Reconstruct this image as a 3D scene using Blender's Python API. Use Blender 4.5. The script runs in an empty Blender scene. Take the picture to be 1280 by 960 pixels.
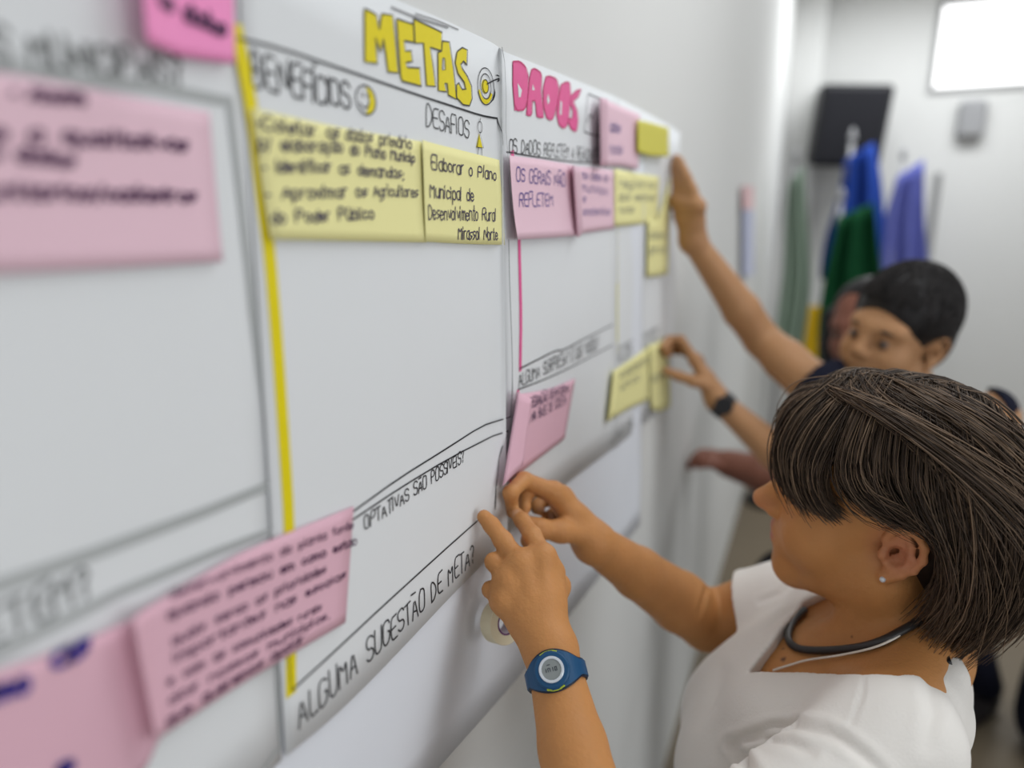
import bpy, bmesh, math, random
import numpy as np
from mathutils import Vector, Matrix

# ------------------------------------------------------------------ camera, world, lights
FPX = 880.0
CAM = np.array([0.30, 0.0, 1.66])
PITCH, YAW = math.radians(13.4), math.radians(23.3)
_fh = np.array([-math.sin(YAW), math.cos(YAW), 0.0])
RGT = np.array([math.cos(YAW), math.sin(YAW), 0.0])
FWD = _fh * math.cos(PITCH) - np.array([0, 0, math.sin(PITCH)])
UPV = np.cross(RGT, FWD)

scene = bpy.context.scene
COL = scene.collection
cam_data = bpy.data.cameras.new('camera')
cam_data.sensor_width = 36.0
cam_data.lens = FPX / 1280.0 * 36.0
cam_data.clip_start = 0.02
cam = bpy.data.objects.new('camera', cam_data)
COL.objects.link(cam)
cam.matrix_world = Matrix((
    (RGT[0], UPV[0], -FWD[0], CAM[0]),
    (RGT[1], UPV[1], -FWD[1], CAM[1]),
    (RGT[2], UPV[2], -FWD[2], CAM[2]),
    (0, 0, 0, 1)))
cam_data.dof.use_dof = True
cam_data.dof.focus_distance = 0.65
cam_data.dof.aperture_fstop = 1.75
scene.camera = cam

scene.view_settings.view_transform = 'Standard'
scene.view_settings.look = 'None'
scene.view_settings.exposure = 0.15
scene.view_settings.gamma = 1.0
scene.view_settings.use_curve_mapping = False

world = bpy.data.worlds.new('world')
scene.world = world
world.use_nodes = True
world.node_tree.nodes['Background'].inputs[0].default_value = (0.95, 0.98, 1.0, 1)
world.node_tree.nodes['Background'].inputs[1].default_value = 0.57

def area_light(name, loc, target, sx, sy, power, color=(1, 1, 1)):
    d = bpy.data.lights.new(name, 'AREA')
    d.shape = 'RECTANGLE'; d.size = sx; d.size_y = sy; d.energy = power; d.color = color
    o = bpy.data.objects.new(name, d); COL.objects.link(o)
    o.location = loc
    o.rotation_euler = (Vector(target) - Vector(loc)).to_track_quat('-Z', 'Y').to_euler()
    return o
# ceiling luminaires over the room and daylight from the right-hand side of the room
area_light('ceiling_luminaire_light', (1.00, 1.2, 3.12), (0.9, 1.2, 0), 0.6, 1.8, 19, (0.95, 0.98, 1.0))
area_light('ceiling_luminaire_light', (1.0, 4.7, 3.12), (0.9, 4.7, 0), 0.6, 1.4, 34, (0.95, 0.98, 1.0))
area_light('daylight_side', (3.6, -0.2, 1.9), (0.2, 1.0, 1.2), 2.2, 1.8, 28, (0.96, 0.98, 1.0))

# ------------------------------------------------------------------ helpers
rng = random.Random(7)
def _ray(x, y):
    return FWD + RGT * ((x - 640) / FPX) - UPV * ((y - 480) / FPX)
def at(x, y, d):                    # a point of the room seen at x, y at depth d
    return CAM + _ray(x, y) * d
def on_wall(x, y, X=0.0):           # a point of the left wall (plane x = X)
    r = _ray(x, y)
    return CAM + r * ((X - CAM[0]) / r[0])
def px_of(p):
    v = np.asarray(p, float) - CAM
    d = v @ FWD
    return 640 + FPX * (v @ RGT) / d, 480 - FPX * (v @ UPV) / d, d
def lin(c):
    c = c / 255.0
    return c / 12.92 if c <= 0.04045 else ((c + 0.055) / 1.055) ** 2.4
def srgb(r, g, b):
    return (lin(r), lin(g), lin(b), 1.0)

def material(name, color, rough=0.6, spec=0.3, noise=0.0, scale=20.0, bump=0.0, bump_scale=60.0, sss=0.0, attr=None, sheen=0.0, metallic=0.0, stretch=None):
    m = bpy.data.materials.new(name); m.use_nodes = True
    nt = m.node_tree; b = nt.nodes['Principled BSDF']
    b.inputs['Base Color'].default_value = color
    b.inputs['Roughness'].default_value = rough
    b.inputs['Specular IOR Level'].default_value = spec
    b.inputs['Metallic'].default_value = metallic
    if sheen: b.inputs['Sheen Weight'].default_value = sheen
    if sss:
        b.inputs['Subsurface Weight'].default_value = sss
        b.inputs['Subsurface Radius'].default_value = (1.0, 0.35, 0.2)
        b.inputs['Subsurface Scale'].default_value = 0.006
    tc = nt.nodes.new('ShaderNodeTexCoord')
    src = tc.outputs['Object']
    if stretch:
        mp = nt.nodes.new('ShaderNodeMapping'); mp.inputs['Scale'].default_value = stretch
        nt.links.new(src, mp.inputs[0]); src = mp.outputs[0]
    col_out = None
    if attr:
        a = nt.nodes.new('ShaderNodeAttribute'); a.attribute_name = attr
        col_out = a.outputs['Color']
    if noise:
        n = nt.nodes.new('ShaderNodeTexNoise'); n.inputs['Scale'].default_value = scale; n.inputs['Detail'].default_value = 4
        nt.links.new(src, n.inputs['Vector'])
        r = nt.nodes.new('ShaderNodeMapRange')
        r.inputs['To Min'].default_value = 1 - noise; r.inputs['To Max'].default_value = 1 + noise
        nt.links.new(n.outputs['Fac'], r.inputs['Value'])
        mx = nt.nodes.new('ShaderNodeVectorMath'); mx.operation = 'SCALE'
        if col_out is not None: nt.links.new(col_out, mx.inputs[0])
        else: mx.inputs[0].default_value = color[:3]
        nt.links.new(r.outputs['Result'], mx.inputs['Scale'])
        nt.links.new(mx.outputs['Vector'], b.inputs['Base Color'])
    elif col_out is not None:
        nt.links.new(col_out, b.inputs['Base Color'])
    if bump:
        n2 = nt.nodes.new('ShaderNodeTexNoise'); n2.inputs['Scale'].default_value = bump_scale; n2.inputs['Detail'].default_value = 3
        nt.links.new(src, n2.inputs['Vector'])
        bp = nt.nodes.new('ShaderNodeBump'); bp.inputs['Strength'].default_value = bump; bp.inputs['Distance'].default_value = 0.004
        nt.links.new(n2.outputs['Fac'], bp.inputs['Height'])
        nt.links.new(bp.outputs['Normal'], b.inputs['Normal'])
    return m
def emitter(name, color, strength):
    m = bpy.data.materials.new(name); m.use_nodes = True
    nt = m.node_tree; b = nt.nodes['Principled BSDF']
    b.inputs['Base Color'].default_value = (0.8, 0.8, 0.8, 1)
    b.inputs['Emission Color'].default_value = color
    b.inputs['Emission Strength'].default_value = strength
    return m

M = {}
M['wall'] = material('painted_wall', srgb(215, 215, 213), 0.7, 0.2, 0.02, 3.0, 0.05, 90)
M['ceiling'] = material('ceiling_paint', srgb(228, 228, 226), 0.8, 0.2)
M['floor'] = material('floor_tile', srgb(112, 100, 82), 0.5, 0.4, 0.06, 4.0)
M['backing'] = material('backing_paper', srgb(224, 227, 234), 0.65, 0.25, 0.02, 5.0, 0.10, 14)
M['paper'] = material('flipchart_paper', srgb(222, 224, 226), 0.6, 0.25, 0.015, 6.0, 0.06, 18)
M['ink'] = material('black_marker', srgb(38, 38, 42), 0.5, 0.3)
M['grey_ink'] = material('grey_marker', srgb(124, 126, 126), 0.6, 0.2)
M['soft_grey'] = material('soft_grey_marker', srgb(172, 175, 175), 0.6, 0.2)
M['pencil'] = material('pencil', srgb(150, 150, 152), 0.6, 0.2)
M['blue_ink'] = material('blue_pen', srgb(52, 44, 140), 0.5, 0.3)
M['navy_ink'] = material('navy_pen', srgb(50, 40, 82), 0.5, 0.3)
M['plum_ink'] = material('plum_pen', srgb(78, 40, 78), 0.5, 0.3)
M['yellow_marker'] = material('yellow_marker', srgb(226, 208, 16), 0.55, 0.3, 0.05, 160)
M['pale_marker'] = material('pale_yellow_marker', srgb(216, 210, 120), 0.55, 0.3)
M['pink_marker'] = material('pink_marker', srgb(226, 92, 150), 0.55, 0.3, 0.07, 90)
M['pink_dark'] = material('dark_pink_marker', srgb(196, 50, 110), 0.55, 0.3)
M['pink_note'] = material('pink_paper', srgb(228, 193, 206), 0.65, 0.2, 0.02, 12)
M['rose_note'] = material('rose_paper', srgb(222, 178, 193), 0.65, 0.2, 0.02, 12)
M['hot_note'] = material('hot_pink_paper', srgb(246, 152, 202), 0.65, 0.2, 0.02, 12)
M['yellow_note'] = material('yellow_paper', srgb(234, 228, 164), 0.65, 0.2, 0.02, 12)
M['lemon_note'] = material('lemon_paper', srgb(206, 198, 84), 0.65, 0.2, 0.02, 12)
M['lip'] = material('lip', srgb(150, 84, 74), 0.5, 0.3)
M['skin_attr'] = material('skin', srgb(190, 130, 95), 0.55, 0.32, 0.09, 46, 0.22, 240, sss=0.12, attr='tone')
M['hair_brown'] = material('brown_hair', srgb(64, 46, 38), 0.56, 0.3, 0.45, 30, attr='tone')
M['hair_black'] = material('black_hair', srgb(24, 21, 23), 0.5, 0.35, 0.2, 60)
M['cotton'] = material('white_cotton', srgb(226, 222, 217), 0.85, 0.12, 0.015, 30, 0.12, 420, sheen=0.15)
M['navy'] = material('navy_cloth', srgb(24, 26, 40), 0.85, 0.12, 0.1, 40, 0.1, 300)
M['dark_cloth'] = material('charcoal_cloth', srgb(38, 38, 42), 0.85, 0.12, 0.1, 40, 0.1, 300)
M['black'] = material('black_plastic', srgb(24, 24, 28), 0.45, 0.4)
M['cord'] = material('dark_cord', srgb(44, 42, 42), 0.4, 0.5, 0.15, 300)
M['white_cord'] = material('white_cord', srgb(226, 220, 210), 0.6, 0.3)
M['watch_blue'] = material('blue_rubber', srgb(18, 72, 112), 0.42, 0.4)
M['watch_navy'] = material('navy_rubber', srgb(16, 26, 46), 0.42, 0.4)
M['lime'] = material('lime_rubber', srgb(190, 206, 40), 0.45, 0.4)
M['silver'] = material('silver_ring', srgb(214, 220, 228), 0.28, 0.6, metallic=0.3)
M['lcd'] = material('lcd_glass', srgb(132, 138, 138), 0.3, 0.5)
M['tape'] = material('masking_tape', srgb(226, 216, 186), 0.6, 0.25, 0.03, 60)
M['tape_core'] = material('tape_core', srgb(206, 196, 204), 0.6, 0.25)
M['tape_print'] = material('tape_print', srgb(110, 60, 110), 0.6, 0.25)
M['eye_white_shaded'] = material('eye_white_shaded', srgb(112, 92, 80), 0.3, 0.5)  # whites darkened to brown; the brow's shadow is put into the colour
M['iris'] = material('iris', srgb(42, 28, 22), 0.25, 0.5)
M['grey_plastic'] = material('grey_plastic', srgb(150, 150, 152), 0.5, 0.3)
M['frame_grey'] = material('grey_frame', srgb(150, 150, 150), 0.5, 0.3)
M['flag_green'] = material('green_flag', srgb(22, 74, 44), 0.8, 0.1, 0.1, 10)
M['flag_yellow'] = material('yellow_flag', srgb(206, 166, 30), 0.8, 0.1, 0.1, 10)
M['flag_blue'] = material('blue_flag', srgb(34, 62, 140), 0.8, 0.1, 0.1, 10)
M['flag_violet'] = material('violet_flag', srgb(104, 110, 178), 0.8, 0.1, 0.1, 10)
M['flag_pale'] = material('pale_green_flag', srgb(150, 168, 152), 0.8, 0.1, 0.08, 10)
M['lavender'] = material('lavender_cloth', srgb(188, 192, 214), 0.8, 0.1)
M['blush'] = material('blush_cloth', srgb(226, 192, 194), 0.8, 0.1)
M['shoe'] = material('dark_shoe', srgb(30, 24, 26), 0.6, 0.3)

def link(name, me, mat=None, parent=None):
    o = bpy.data.objects.new(name, me); COL.objects.link(o)
    if mat is not None: me.materials.append(mat)
    if parent is not None: o.parent = parent
    return o
def mesh_obj(name, verts, faces, mat=None, parent=None, smooth=False):
    me = bpy.data.meshes.new(name)
    me.from_pydata([tuple(float(c) for c in v) for v in verts], [], faces)
    me.validate(); me.update()
    if smooth: me.polygons.foreach_set('use_smooth', [True] * len(me.polygons))
    o = link(name, me, mat, None)
    if parent is not None:
        o.parent = parent
        o.matrix_parent_inverse = Matrix.Translation(-Vector(parent.location))
    return o
def empty(name, loc):
    o = bpy.data.objects.new(name, None); COL.objects.link(o); o.location = [float(c) for c in loc]
    o.empty_display_size = 0.05
    return o
def tag(o, label, cat, group=None):
    o['label'] = label; o['category'] = cat
    if group: o['group'] = group
    return o
def structure(o):
    o['kind'] = 'structure'; return o
class MB:
    def __init__(s): s.v = []; s.f = []
    def add(s, v, f):
        n = len(s.v); s.v += [tuple(p) for p in v]; s.f += [tuple(i + n for i in q) for q in f]
    def box(s, lo, hi):
        x0, y0, z0 = lo; x1, y1, z1 = hi
        s.add([(x0,y0,z0),(x1,y0,z0),(x1,y1,z0),(x0,y1,z0),(x0,y0,z1),(x1,y0,z1),(x1,y1,z1),(x0,y1,z1)],
              [(0,3,2,1),(4,5,6,7),(0,1,5,4),(1,2,6,5),(2,3,7,6),(3,0,4,7)])
    def tube(s, pts, rad, n=8, caps=True):
        pts = [np.asarray(p, float) for p in pts]
        if not hasattr(rad, '__len__'): rad = [rad] * len(pts)
        rings = []; prev = None
        for i, p in enumerate(pts):
            t = pts[min(i + 1, len(pts) - 1)] - pts[max(i - 1, 0)]
            t = t / (np.linalg.norm(t) + 1e-12)
            if prev is None:
                a = np.array([0, 0, 1.0]) if abs(t[2]) < 0.9 else np.array([1.0, 0, 0])
            else: a = prev
            u = a - t * (a @ t); u /= np.linalg.norm(u) + 1e-12
            prev = u; w = np.cross(t, u)
            rings.append([p + rad[i] * (u * math.cos(2 * math.pi * k / n) + w * math.sin(2 * math.pi * k / n)) for k in range(n)])
        v = [q for r in rings for q in r]; f = []
        for i in range(len(pts) - 1):
            for k in range(n):
                f.append((i*n+k, i*n+(k+1) % n, (i+1)*n+(k+1) % n, (i+1)*n+k))
        if caps:
            f.append(tuple(range(n - 1, -1, -1))); f.append(tuple((len(pts)-1)*n + k for k in range(n)))
        s.add(v, f)
    def build(s, name, mat, parent=None, smooth=False):
        return mesh_obj(name, s.v, s.f, mat, parent, smooth)
def bevelled(o, w=0.01, seg=3):
    m = o.modifiers.new('bevel', 'BEVEL'); m.width = w; m.segments = seg; m.limit_method = 'ANGLE'
    return o

# ------------------------------------------------------------------ the room
RX, RY0, RY1, RZ = 4.6, -1.6, 5.8, 3.2
def slab(name, lo, hi, mat):
    b = MB(); b.box(lo, hi); return structure(b.build(name, mat))
slab('wall_left', (-0.12, RY0, 0), (0.0, RY1, RZ), M['wall'])
slab('floor', (-0.12, RY0, -0.1), (RX, RY1 + 0.12, 0.0), M['floor'])
slab('ceiling', (-0.12, RY0, RZ), (RX, RY1 + 0.12, RZ + 0.1), M['ceiling'])
# far wall with the window opening
WX0, WX1, WZ0, WZ1 = 0.90, 2.10, 2.50, 3.02
wb = MB()
wb.box((0.0, RY1, 0), (WX0, RY1 + 0.12, RZ)); wb.box((WX1, RY1, 0), (RX, RY1 + 0.12, RZ))
wb.box((WX0, RY1, 0), (WX1, RY1 + 0.12, WZ0)); wb.box((WX0, RY1, WZ1), (WX1, RY1 + 0.12, RZ))
structure(wb.build('wall_back', M['wall']))

# window, far-wall fittings
def far(x, y, Y=RY1):               # point of the far wall plane seen at x, y
    r = _ray(x, y); return CAM + r * ((Y - CAM[1]) / r[1])
wr = structure(mesh_obj('window_1', *(lambda b: (b.v, b.f))((lambda b: (b.box((WX0, RY1 + 0.05, WZ0), (WX1, RY1 + 0.06, WZ1)), b)[1])(MB())), emitter('daylight_pane', (1, 1, 1, 1), 1.6)))
fb = MB()
for lo, hi in (((WX0 - 0.03, RY1 - 0.02, WZ0 - 0.03), (WX1 + 0.03, RY1 + 0.05, WZ0)), ((WX0 - 0.03, RY1 - 0.02, WZ1), (WX1 + 0.03, RY1 + 0.05, WZ1 + 0.03)),
               ((WX0 - 0.03, RY1 - 0.02, WZ0), (WX0, RY1 + 0.05, WZ1)), ((WX1, RY1 - 0.02, WZ0), (WX1 + 0.03, RY1 + 0.05, WZ1))):
    fb.box(lo, hi)
fb.build('window_frame', M['frame_grey'], wr)
cb = MB(); cb.box((0.0, RY1 - 0.22, 0), (0.20, RY1, RZ)); structure(cb.build('trim_1', M['wall']))   # boxed column in the far corner
tb = MB(); tb.tube([(1.00, RY1 - 0.02, 0.0), (1.00, RY1 - 0.02, 1.95)], 0.022, 8); structure(tb.build('trim_2', M['frame_grey']))
sk = MB(); sk.box((0.2, RY1 - 0.014, 0.0), (RX, RY1, 0.07)); structure(sk.build('baseboard_back', M['wall']))

# ------------------------------------------------------------------ paper sheets on the left wall
def surf(cols, rows=12, sub=6, sag=0.0, seed=0, wav=0.0):
    """grid through columns ((x,ytop),(x,ybot),X): returns verts, faces"""
    tops = [on_wall(*c[0], c[2]) for c in cols]; bots = [on_wall(*c[1], c[3] if len(c) > 3 else c[2]) for c in cols]
    n = len(cols); us = []
    for i in range(n - 1): us += [i + k / sub for k in range(sub)]
    us.append(n - 1)
    r = random.Random(seed); ph = [r.uniform(0, 6.28) for _ in range(4)]
    def ip(a, u):
        i = min(int(u), n - 2); t = u - i
        if n > 2:                       # Catmull-Rom through the columns
            p0 = a[max(i-1, 0)]; p1 = a[i]; p2 = a[i+1]; p3 = a[min(i+2, n-1)]
            m1 = (p2 - p0) / 2 if i > 0 else p2 - p1
            m2 = (p3 - p1) / 2 if i < n - 2 else p2 - p1
            m1 = np.clip(m1, -abs(p2-p1)*1.5, abs(p2-p1)*1.5); m2 = np.clip(m2, -abs(p2-p1)*1.5, abs(p2-p1)*1.5)
            return (2*t**3-3*t*t+1)*p1 + (t**3-2*t*t+t)*m1 + (-2*t**3+3*t*t)*p2 + (t**3-t*t)*m2
        return a[i] * (1 - t) + a[i+1] * t
    V = []
    for u in us:
        a, b = ip(tops, u), ip(bots, u)
        for j in range(rows + 1):
            s = j / rows
            p = a * (1 - s) + b * s
            d = wav * (math.sin(3.1 * p[1] * 9 + ph[0]) + math.sin(2.3 * p[2] * 11 + ph[1])) * 0.5
            V.append((p[0] + sag * s ** 3 + d, p[1], p[2]))
    F = []
    R = rows + 1
    for i in range(len(us) - 1):
        for j in range(rows):
            F.append((i*R+j, i*R+j+1, (i+1)*R+j+1, (i+1)*R+j))
    return V, F
def sheet(name, label, cat, cols, mat, group=None, rows=12, sag=0.0, wav=0.0, seed=0, thick=0.0003):
    V, F = surf(cols, rows, 6, sag, seed, wav)
    base = np.mean(np.array(V), axis=0)
    root = empty(name, (0.0, base[1], min(v[2] for v in V)))
    tag(root, label, cat, group)
    SURF[root.name] = V
    o = mesh_obj('sheet', V, F, mat, root, True)
    m = o.modifiers.new('thickness', 'SOLIDIFY'); m.thickness = thick; m.offset = 0
    return root

# ---- handwriting: a stroke alphabet, drawn as thin ink ribbons on the paper
GL = {'A':(4,'022842 1434'),'B':(4,'02082837362505 05353443322202'),'C':(4,'4738180703123243'),'D':(4,'02082846442202'),'E':(3.6,'48080242 0535'),
'F':(3.4,'480802 0535'),'G':(4,'47381807031232434535'),'H':(4,'0802 4842 0545'),'I':(0.6,'0802'),'J':(3,'3833221203'),'K':(4,'0802 480542'),'L':(3.2,'080242'),
'M':(4.4,'0208254842'),'N':(4,'02084842'.replace('084842','084248')),'O':(4,'180703123243473818'),'P':(4,'02083847463505'),'Q':(4,'180703123243473818 2442'),
'R':(4,'02083847463505 2542'),'S':(3.6,'473818070615354443321203'),'T':(4,'0848 2822'),'U':(4,'080312324348'),'V':(4,'082248'),'X':(4,'0842 4802'),'Z':(4,'08480242'),
'?':(3,'07182837362524 2322'),'!':(0.6,'0804 0302'),
'a':(3,'3616050312 3233 3632'.replace('12 3233','123233')),'b':(3,'0802 0516263533221203'),'c':(3,'3516050312 33'.replace('12 33','1233')),'d':(3,'3832 35160503122233'),
'e':(3,'043435160503122233'),'f':(2,'281712 0626'),'g':(3,'361605031233 36311000'),'h':(3,'0802 0516263532'),'i':(0.8,'0602 0807'),'l':(0.8,'0802'),
'm':(4.2,'0602 05162522 25364542'),'n':(3,'0602 0516263532'),'o':(3,'160503122233352616'),'p':(3,'0600 0516263533221203'),'q':(3,'361605031233 3630'),
'r':(2.2,'0602 051626'),'s':(2.8,'36160514342302'),'t':(2,'18131222 0626'),'u':(3,'0603122233 3632'),'v':(3,'062236'),'x':(3,'0632 3602'),'z':(3,'06360232'),
',':(1,'1201'),';':(1,'1514 1201'),'.':(0.8,'0302'),'-':(2,'0424'),'/':(2.4,'0128'),'*':(1.4,'0405151404'),"'":(1,'0807')}
for ch, base, acc in (('Ã','A','0939'),('Á','A','2839'),('É','E','2839'),('Ç','C','2111'),('ã','a','0838'),('á','a','1728'),('ç','c','2110'),('é','e','1728'),('ú','u','1728'),('ó','o','1728'),('í','i','0718'),('õ','o','0838'),('Í','I','0919'),('Ú','U','2839'),('Õ','O','0939'),('Ó','O','2839')):
    GL[ch] = (GL[base][0], GL[base][1] + ' ' + acc)
def strokes(ch):
    w, s = GL[ch]
    if ch in 'OA' : pass
    out = []
    for part in s.split(' '):
        pts = [(int(part[i]), int(part[i+1]) - 2) for i in range(0, len(part) - 1, 2)]
        if len(pts) > 1: out.append(pts)
    return w, out
def chaikin(p, n=1, closed=False):
    p = [np.asarray(q, float) for q in p]
    for _ in range(n):
        q = [p[0]]
        for a, b in zip(p[:-1], p[1:]):
            q += [a * 0.78 + b * 0.22, a * 0.22 + b * 0.78]
        q.append(p[-1]); p = q
    return p
def ribbon(mb, pts, w, lift):
    """flat ink stroke through wall points (X, y, z): width w, raised by lift"""
    p = np.array(pts, float)
    keep = [0] + [i for i in range(1, len(p)) if np.linalg.norm(p[i] - p[i-1]) > 1e-6]
    p = p[keep]
    if len(p) < 2: return
    L = []; Rr = []
    for i in range(len(p)):
        t = p[min(i+1, len(p)-1)] - p[max(i-1, 0)]
        t = t[1:] / (np.linalg.norm(t[1:]) + 1e-12)
        nrm = np.array([0, -t[1], t[0]])
        e = np.zeros(3)
        if i == 0: e[1:] = -t * w * 0.4
        if i == len(p) - 1: e[1:] = t * w * 0.4
        q = p[i] + e + np.array([lift, 0, 0])
        L.append(q + nrm * w / 2); Rr.append(q - nrm * w / 2)
    n = len(p)
    mb.add(L + Rr, [(i, i + 1, n + i + 1, n + i) for i in range(n - 1)])
def poly(mb, pxs, X):
    """filled outline traced on the wall plane"""
    v = [on_wall(x, y, X) for x, y in pxs]
    from mathutils.geometry import tessellate_polygon
    tris = tessellate_polygon([[Vector((q[1], q[2], 0)) for q in v]])
    mb.add(v, [tuple(t) for t in tris])
def line(mb, pxs, X, w, smooth=1, lift=0.0004):
    v = [on_wall(x, y, X) for x, y in pxs]
    if smooth and len(v) > 2: v = chaikin(v, smooth)
    ribbon(mb, v, w, lift)
def write(mb, text, p0, p1, h0, h1, X, w, track=1.3, jit=0.18, lift=0.0004, seed=None):
    r = random.Random(seed if seed is not None else text)
    A, B = on_wall(*p0, X), on_wall(*p1, X)
    ha = on_wall(p0[0], p0[1] - h0, X)[2] - A[2]; hb = on_wall(p1[0], p1[1] - h1, X)[2] - B[2]
    tot = sum((GL[c][0] + track) if c != ' ' else 4.4 for c in text) - track
    x = 0.0
    for c in text:
        if c == ' ': x += 4.4; continue
        gw, st = strokes(c)
        dy = r.uniform(-1, 1) * jit * 1.2; sc = 1 + r.uniform(-0.08, 0.08); sl = r.uniform(-0.05, 0.10)
        for s in st:
            pts = []
            for gx, gy in s:
                gx += r.uniform(-jit, jit); gy = gy * sc + dy + r.uniform(-jit, jit)
                t = (x + gx + sl * gy) / tot
                h = ha * (1 - t) + hb * t
                q = A * (1 - t) + B * t
                pts.append((q[0], q[1], q[2] + h * gy / 6.0))
            pts = chaikin(pts, 1 if len(pts) < 4 else 2)
            ribbon(mb, pts, w, lift)
        x += gw + track
SURF = {}; NOM = {}
def drape(b, V, lift=0.0005):
    """lay ink on the sheet: give every ink vertex the height of the paper under it"""
    S = np.array(V); I = np.array(b.v)
    for k in range(0, len(I), 400):
        q = I[k:k+400]
        d = ((q[:, None, 1:] - S[None, :, 1:]) ** 2).sum(2)
        n = np.argpartition(d, 4, axis=1)[:, :4]
        w = 1.0 / (np.take_along_axis(d, n, 1) + 1e-7)
        X = (S[n, 0] * w).sum(1) / w.sum(1)
        q[:, 0] = X + lift + (q[:, 0] - b.base)
    b.v = [tuple(p) for p in I]
def ink(name, parent, mat, fn):
    root = parent
    while root.parent is not None: root = root.parent
    b = MB(); fn(b)
    b.base = NOM[root.name]
    drape(b, SURF[root.name], 0.0003)
    return b.build(name, mat, parent)

XB, X1, X3, XD, XM = 0.0012, 0.0022, 0.0022, 0.0028, 0.0040
backing = sheet('backing_paper', 'large plain bluish white backing paper taped to the wall behind the flipchart sheets', 'paper',
    [((-330, -600), (-330, 1420), XB), ((60, -230), (60, 1400), XB), ((420, -20), (420, 1095), XB), ((660, 110), (660, 832), XB), ((778, 180), (778, 684), XB), ((806, 200), (800, 655), XB + 0.004)],
    M['backing'], wav=0.0006, seed=3, rows=16)

# ---- left sheet
s1 = sheet('flipchart_sheet', 'leftmost flipchart sheet with blurred grey frame lines and big pink notes', 'flipchart sheet',
    [((-260, -700), (-260, 1500), X1), ((0, -420), (0, 1300), X1), ((330, -200), (352, 950), X1)], M['paper'], 'flipchart sheets on the wall', seed=5, wav=0.0003)
NOM[s1.name] = X1
def f(b):
    line(b, [(-60, 66), (60, 95), (190, 109), (286, 127)], X1, 0.0056, 0)
    line(b, [(286, 127), (300, 250), (318, 420), (338, 560), (345, 603)], X1, 0.0052, 1)
    line(b, [(345, 603), (250, 642), (120, 690), (0, 731), (-80, 760)], X1, 0.0062, 0)
    line(b, [(345, 661), (270, 690), (150, 740), (0, 815), (-90, 860)], X1, 0.0052, 0)
    line(b, [(343, 800), (346, 870), (350, 932), (342, 941), (328, 962), (318, 990)], X1, 0.0020, 0)
ink('frame_line', s1, M['soft_grey'], f)
def f(b):
    write(b, 'OS MUNICIPAIS?', (-40, 76), (226, 106), 44, 34, X1, 0.0022)
    line(b, [(45, 85), (115, 98), (185, 108)], X1, 0.0022)
ink('heading_lettering', s1, M['grey_ink'], f)
def f(b):
    write(b, 'REFLETEM?', (-150, 878), (112, 742), 46, 40, X1, 0.0022)
ink('heading_lettering', s1, M['grey_ink'], f)

# ---- METAS sheet
s2 = sheet('flipchart_sheet', 'flipchart sheet headed METAS in big yellow block letters with a yellow left stripe', 'flipchart sheet',
    [((292, -120), (357, 946), XM), ((430, -30), (440, 874), XM), ((560, 27), (560, 749), XM), ((612, 52), (608, 700), XM), ((623, 59), (626, 676), XM + 0.003), ((627, 62), (634, 668), XM + 0.007)],
    M['paper'], 'flipchart sheets on the wall', rows=14, seed=8, wav=0.0004)
XMi = XM + 0.0006
NOM[s2.name] = XMi
def f(b):
    P = [(296, 40), (305, 80), (316, 140), (330, 262), (338, 320), (346, 420), (356, 560), (362, 650), (364, 760), (364, 862)]
    line(b, P, XMi, 0.0098, 1)
ink('side_stripe', s2, M['yellow_marker'], f)
def f(b):
    line(b, [(298, 48), (350, 60), (430, 87), (520, 118), (570, 134), (600, 144), (619, 148)], XMi, 0.0017)
    line(b, [(619, 148), (621, 172), (622, 205)], XMi, 0.0014)
    line(b, [(629, 300), (630, 360), (633, 430), (634, 480), (632, 520)], XMi, 0.0014)
    line(b, [(632, 520), (600, 534), (560, 560), (500, 597), (441, 640)], XMi, 0.0015)
    line(b, [(438, 652), (500, 610), (560, 574), (629, 538)], XMi, 0.0014)
    line(b, [(629, 538), (622, 566), (619, 600), (617, 636)], XMi, 0.0013)
ink('frame_line', s2, M['ink'], f)
def f(b):
    line(b, [(365, 863), (420, 813), (480, 756), (545, 697), (597, 651)], XMi, 0.0016)
    line(b, [(357, 664), (356, 700), (360, 800), (364, 862)], XMi, 0.0010)
ink('frame_line', s2, M['ink'], f)
def f(b):
    line(b, [(489, 9), (520, 22), (560, 34)], XMi, 0.0016)
    line(b, [(519, 17), (548, 26), (573, 37)], XMi, 0.0010)
    line(b, [(622, 60), (626, 140), (632, 230), (637, 300)], XMi + 0.003, 0.0010)
ink('pencil_line', s2, M['pencil'], f)
def Z(x0, y0, k, pts): return [(x0 + a / k, y0 + c / k) for a, c in pts]
ML = {'M': [(95,70),(150,95),(192,122),(203,180),(214,240),(232,110),(322,122),(346,350),(368,585),(285,575),(265,430),(245,310),(236,370),(228,420),(205,360),(185,300),(192,400),(200,510),(98,495)],
 'E': [(352,150),(488,195),(495,340),(415,325),(425,410),(470,405),(482,492),(430,500),(440,540),(540,545),(555,690),(400,650),(385,610)],
 'T': [(490,150),(720,260),(715,408),(625,378),(648,530),(668,692),(595,685),(570,345),(500,345)],
 'A': [(720,328),(778,336),(812,560),(838,795),(772,762),(762,668),(742,664),(756,735),(690,725),(686,420),(716,408)],
 'S': [(918,520),(922,400),(880,380),(840,412),(825,500),(848,590),(898,660),(912,712),(880,716),(852,662),(836,682),(838,782),(890,838),(940,846),(960,790),(955,690),(922,612),(882,550),(870,515),(890,488)]}
ac = [(726,465),(740,470),(744,556),(722,560)]
def f(b):
    for k, p in ML.items(): poly(b, Z(440, 0, 6.4, p), XMi + 0.0004)
ink('title_lettering', s2, M['yellow_marker'], f)
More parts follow.
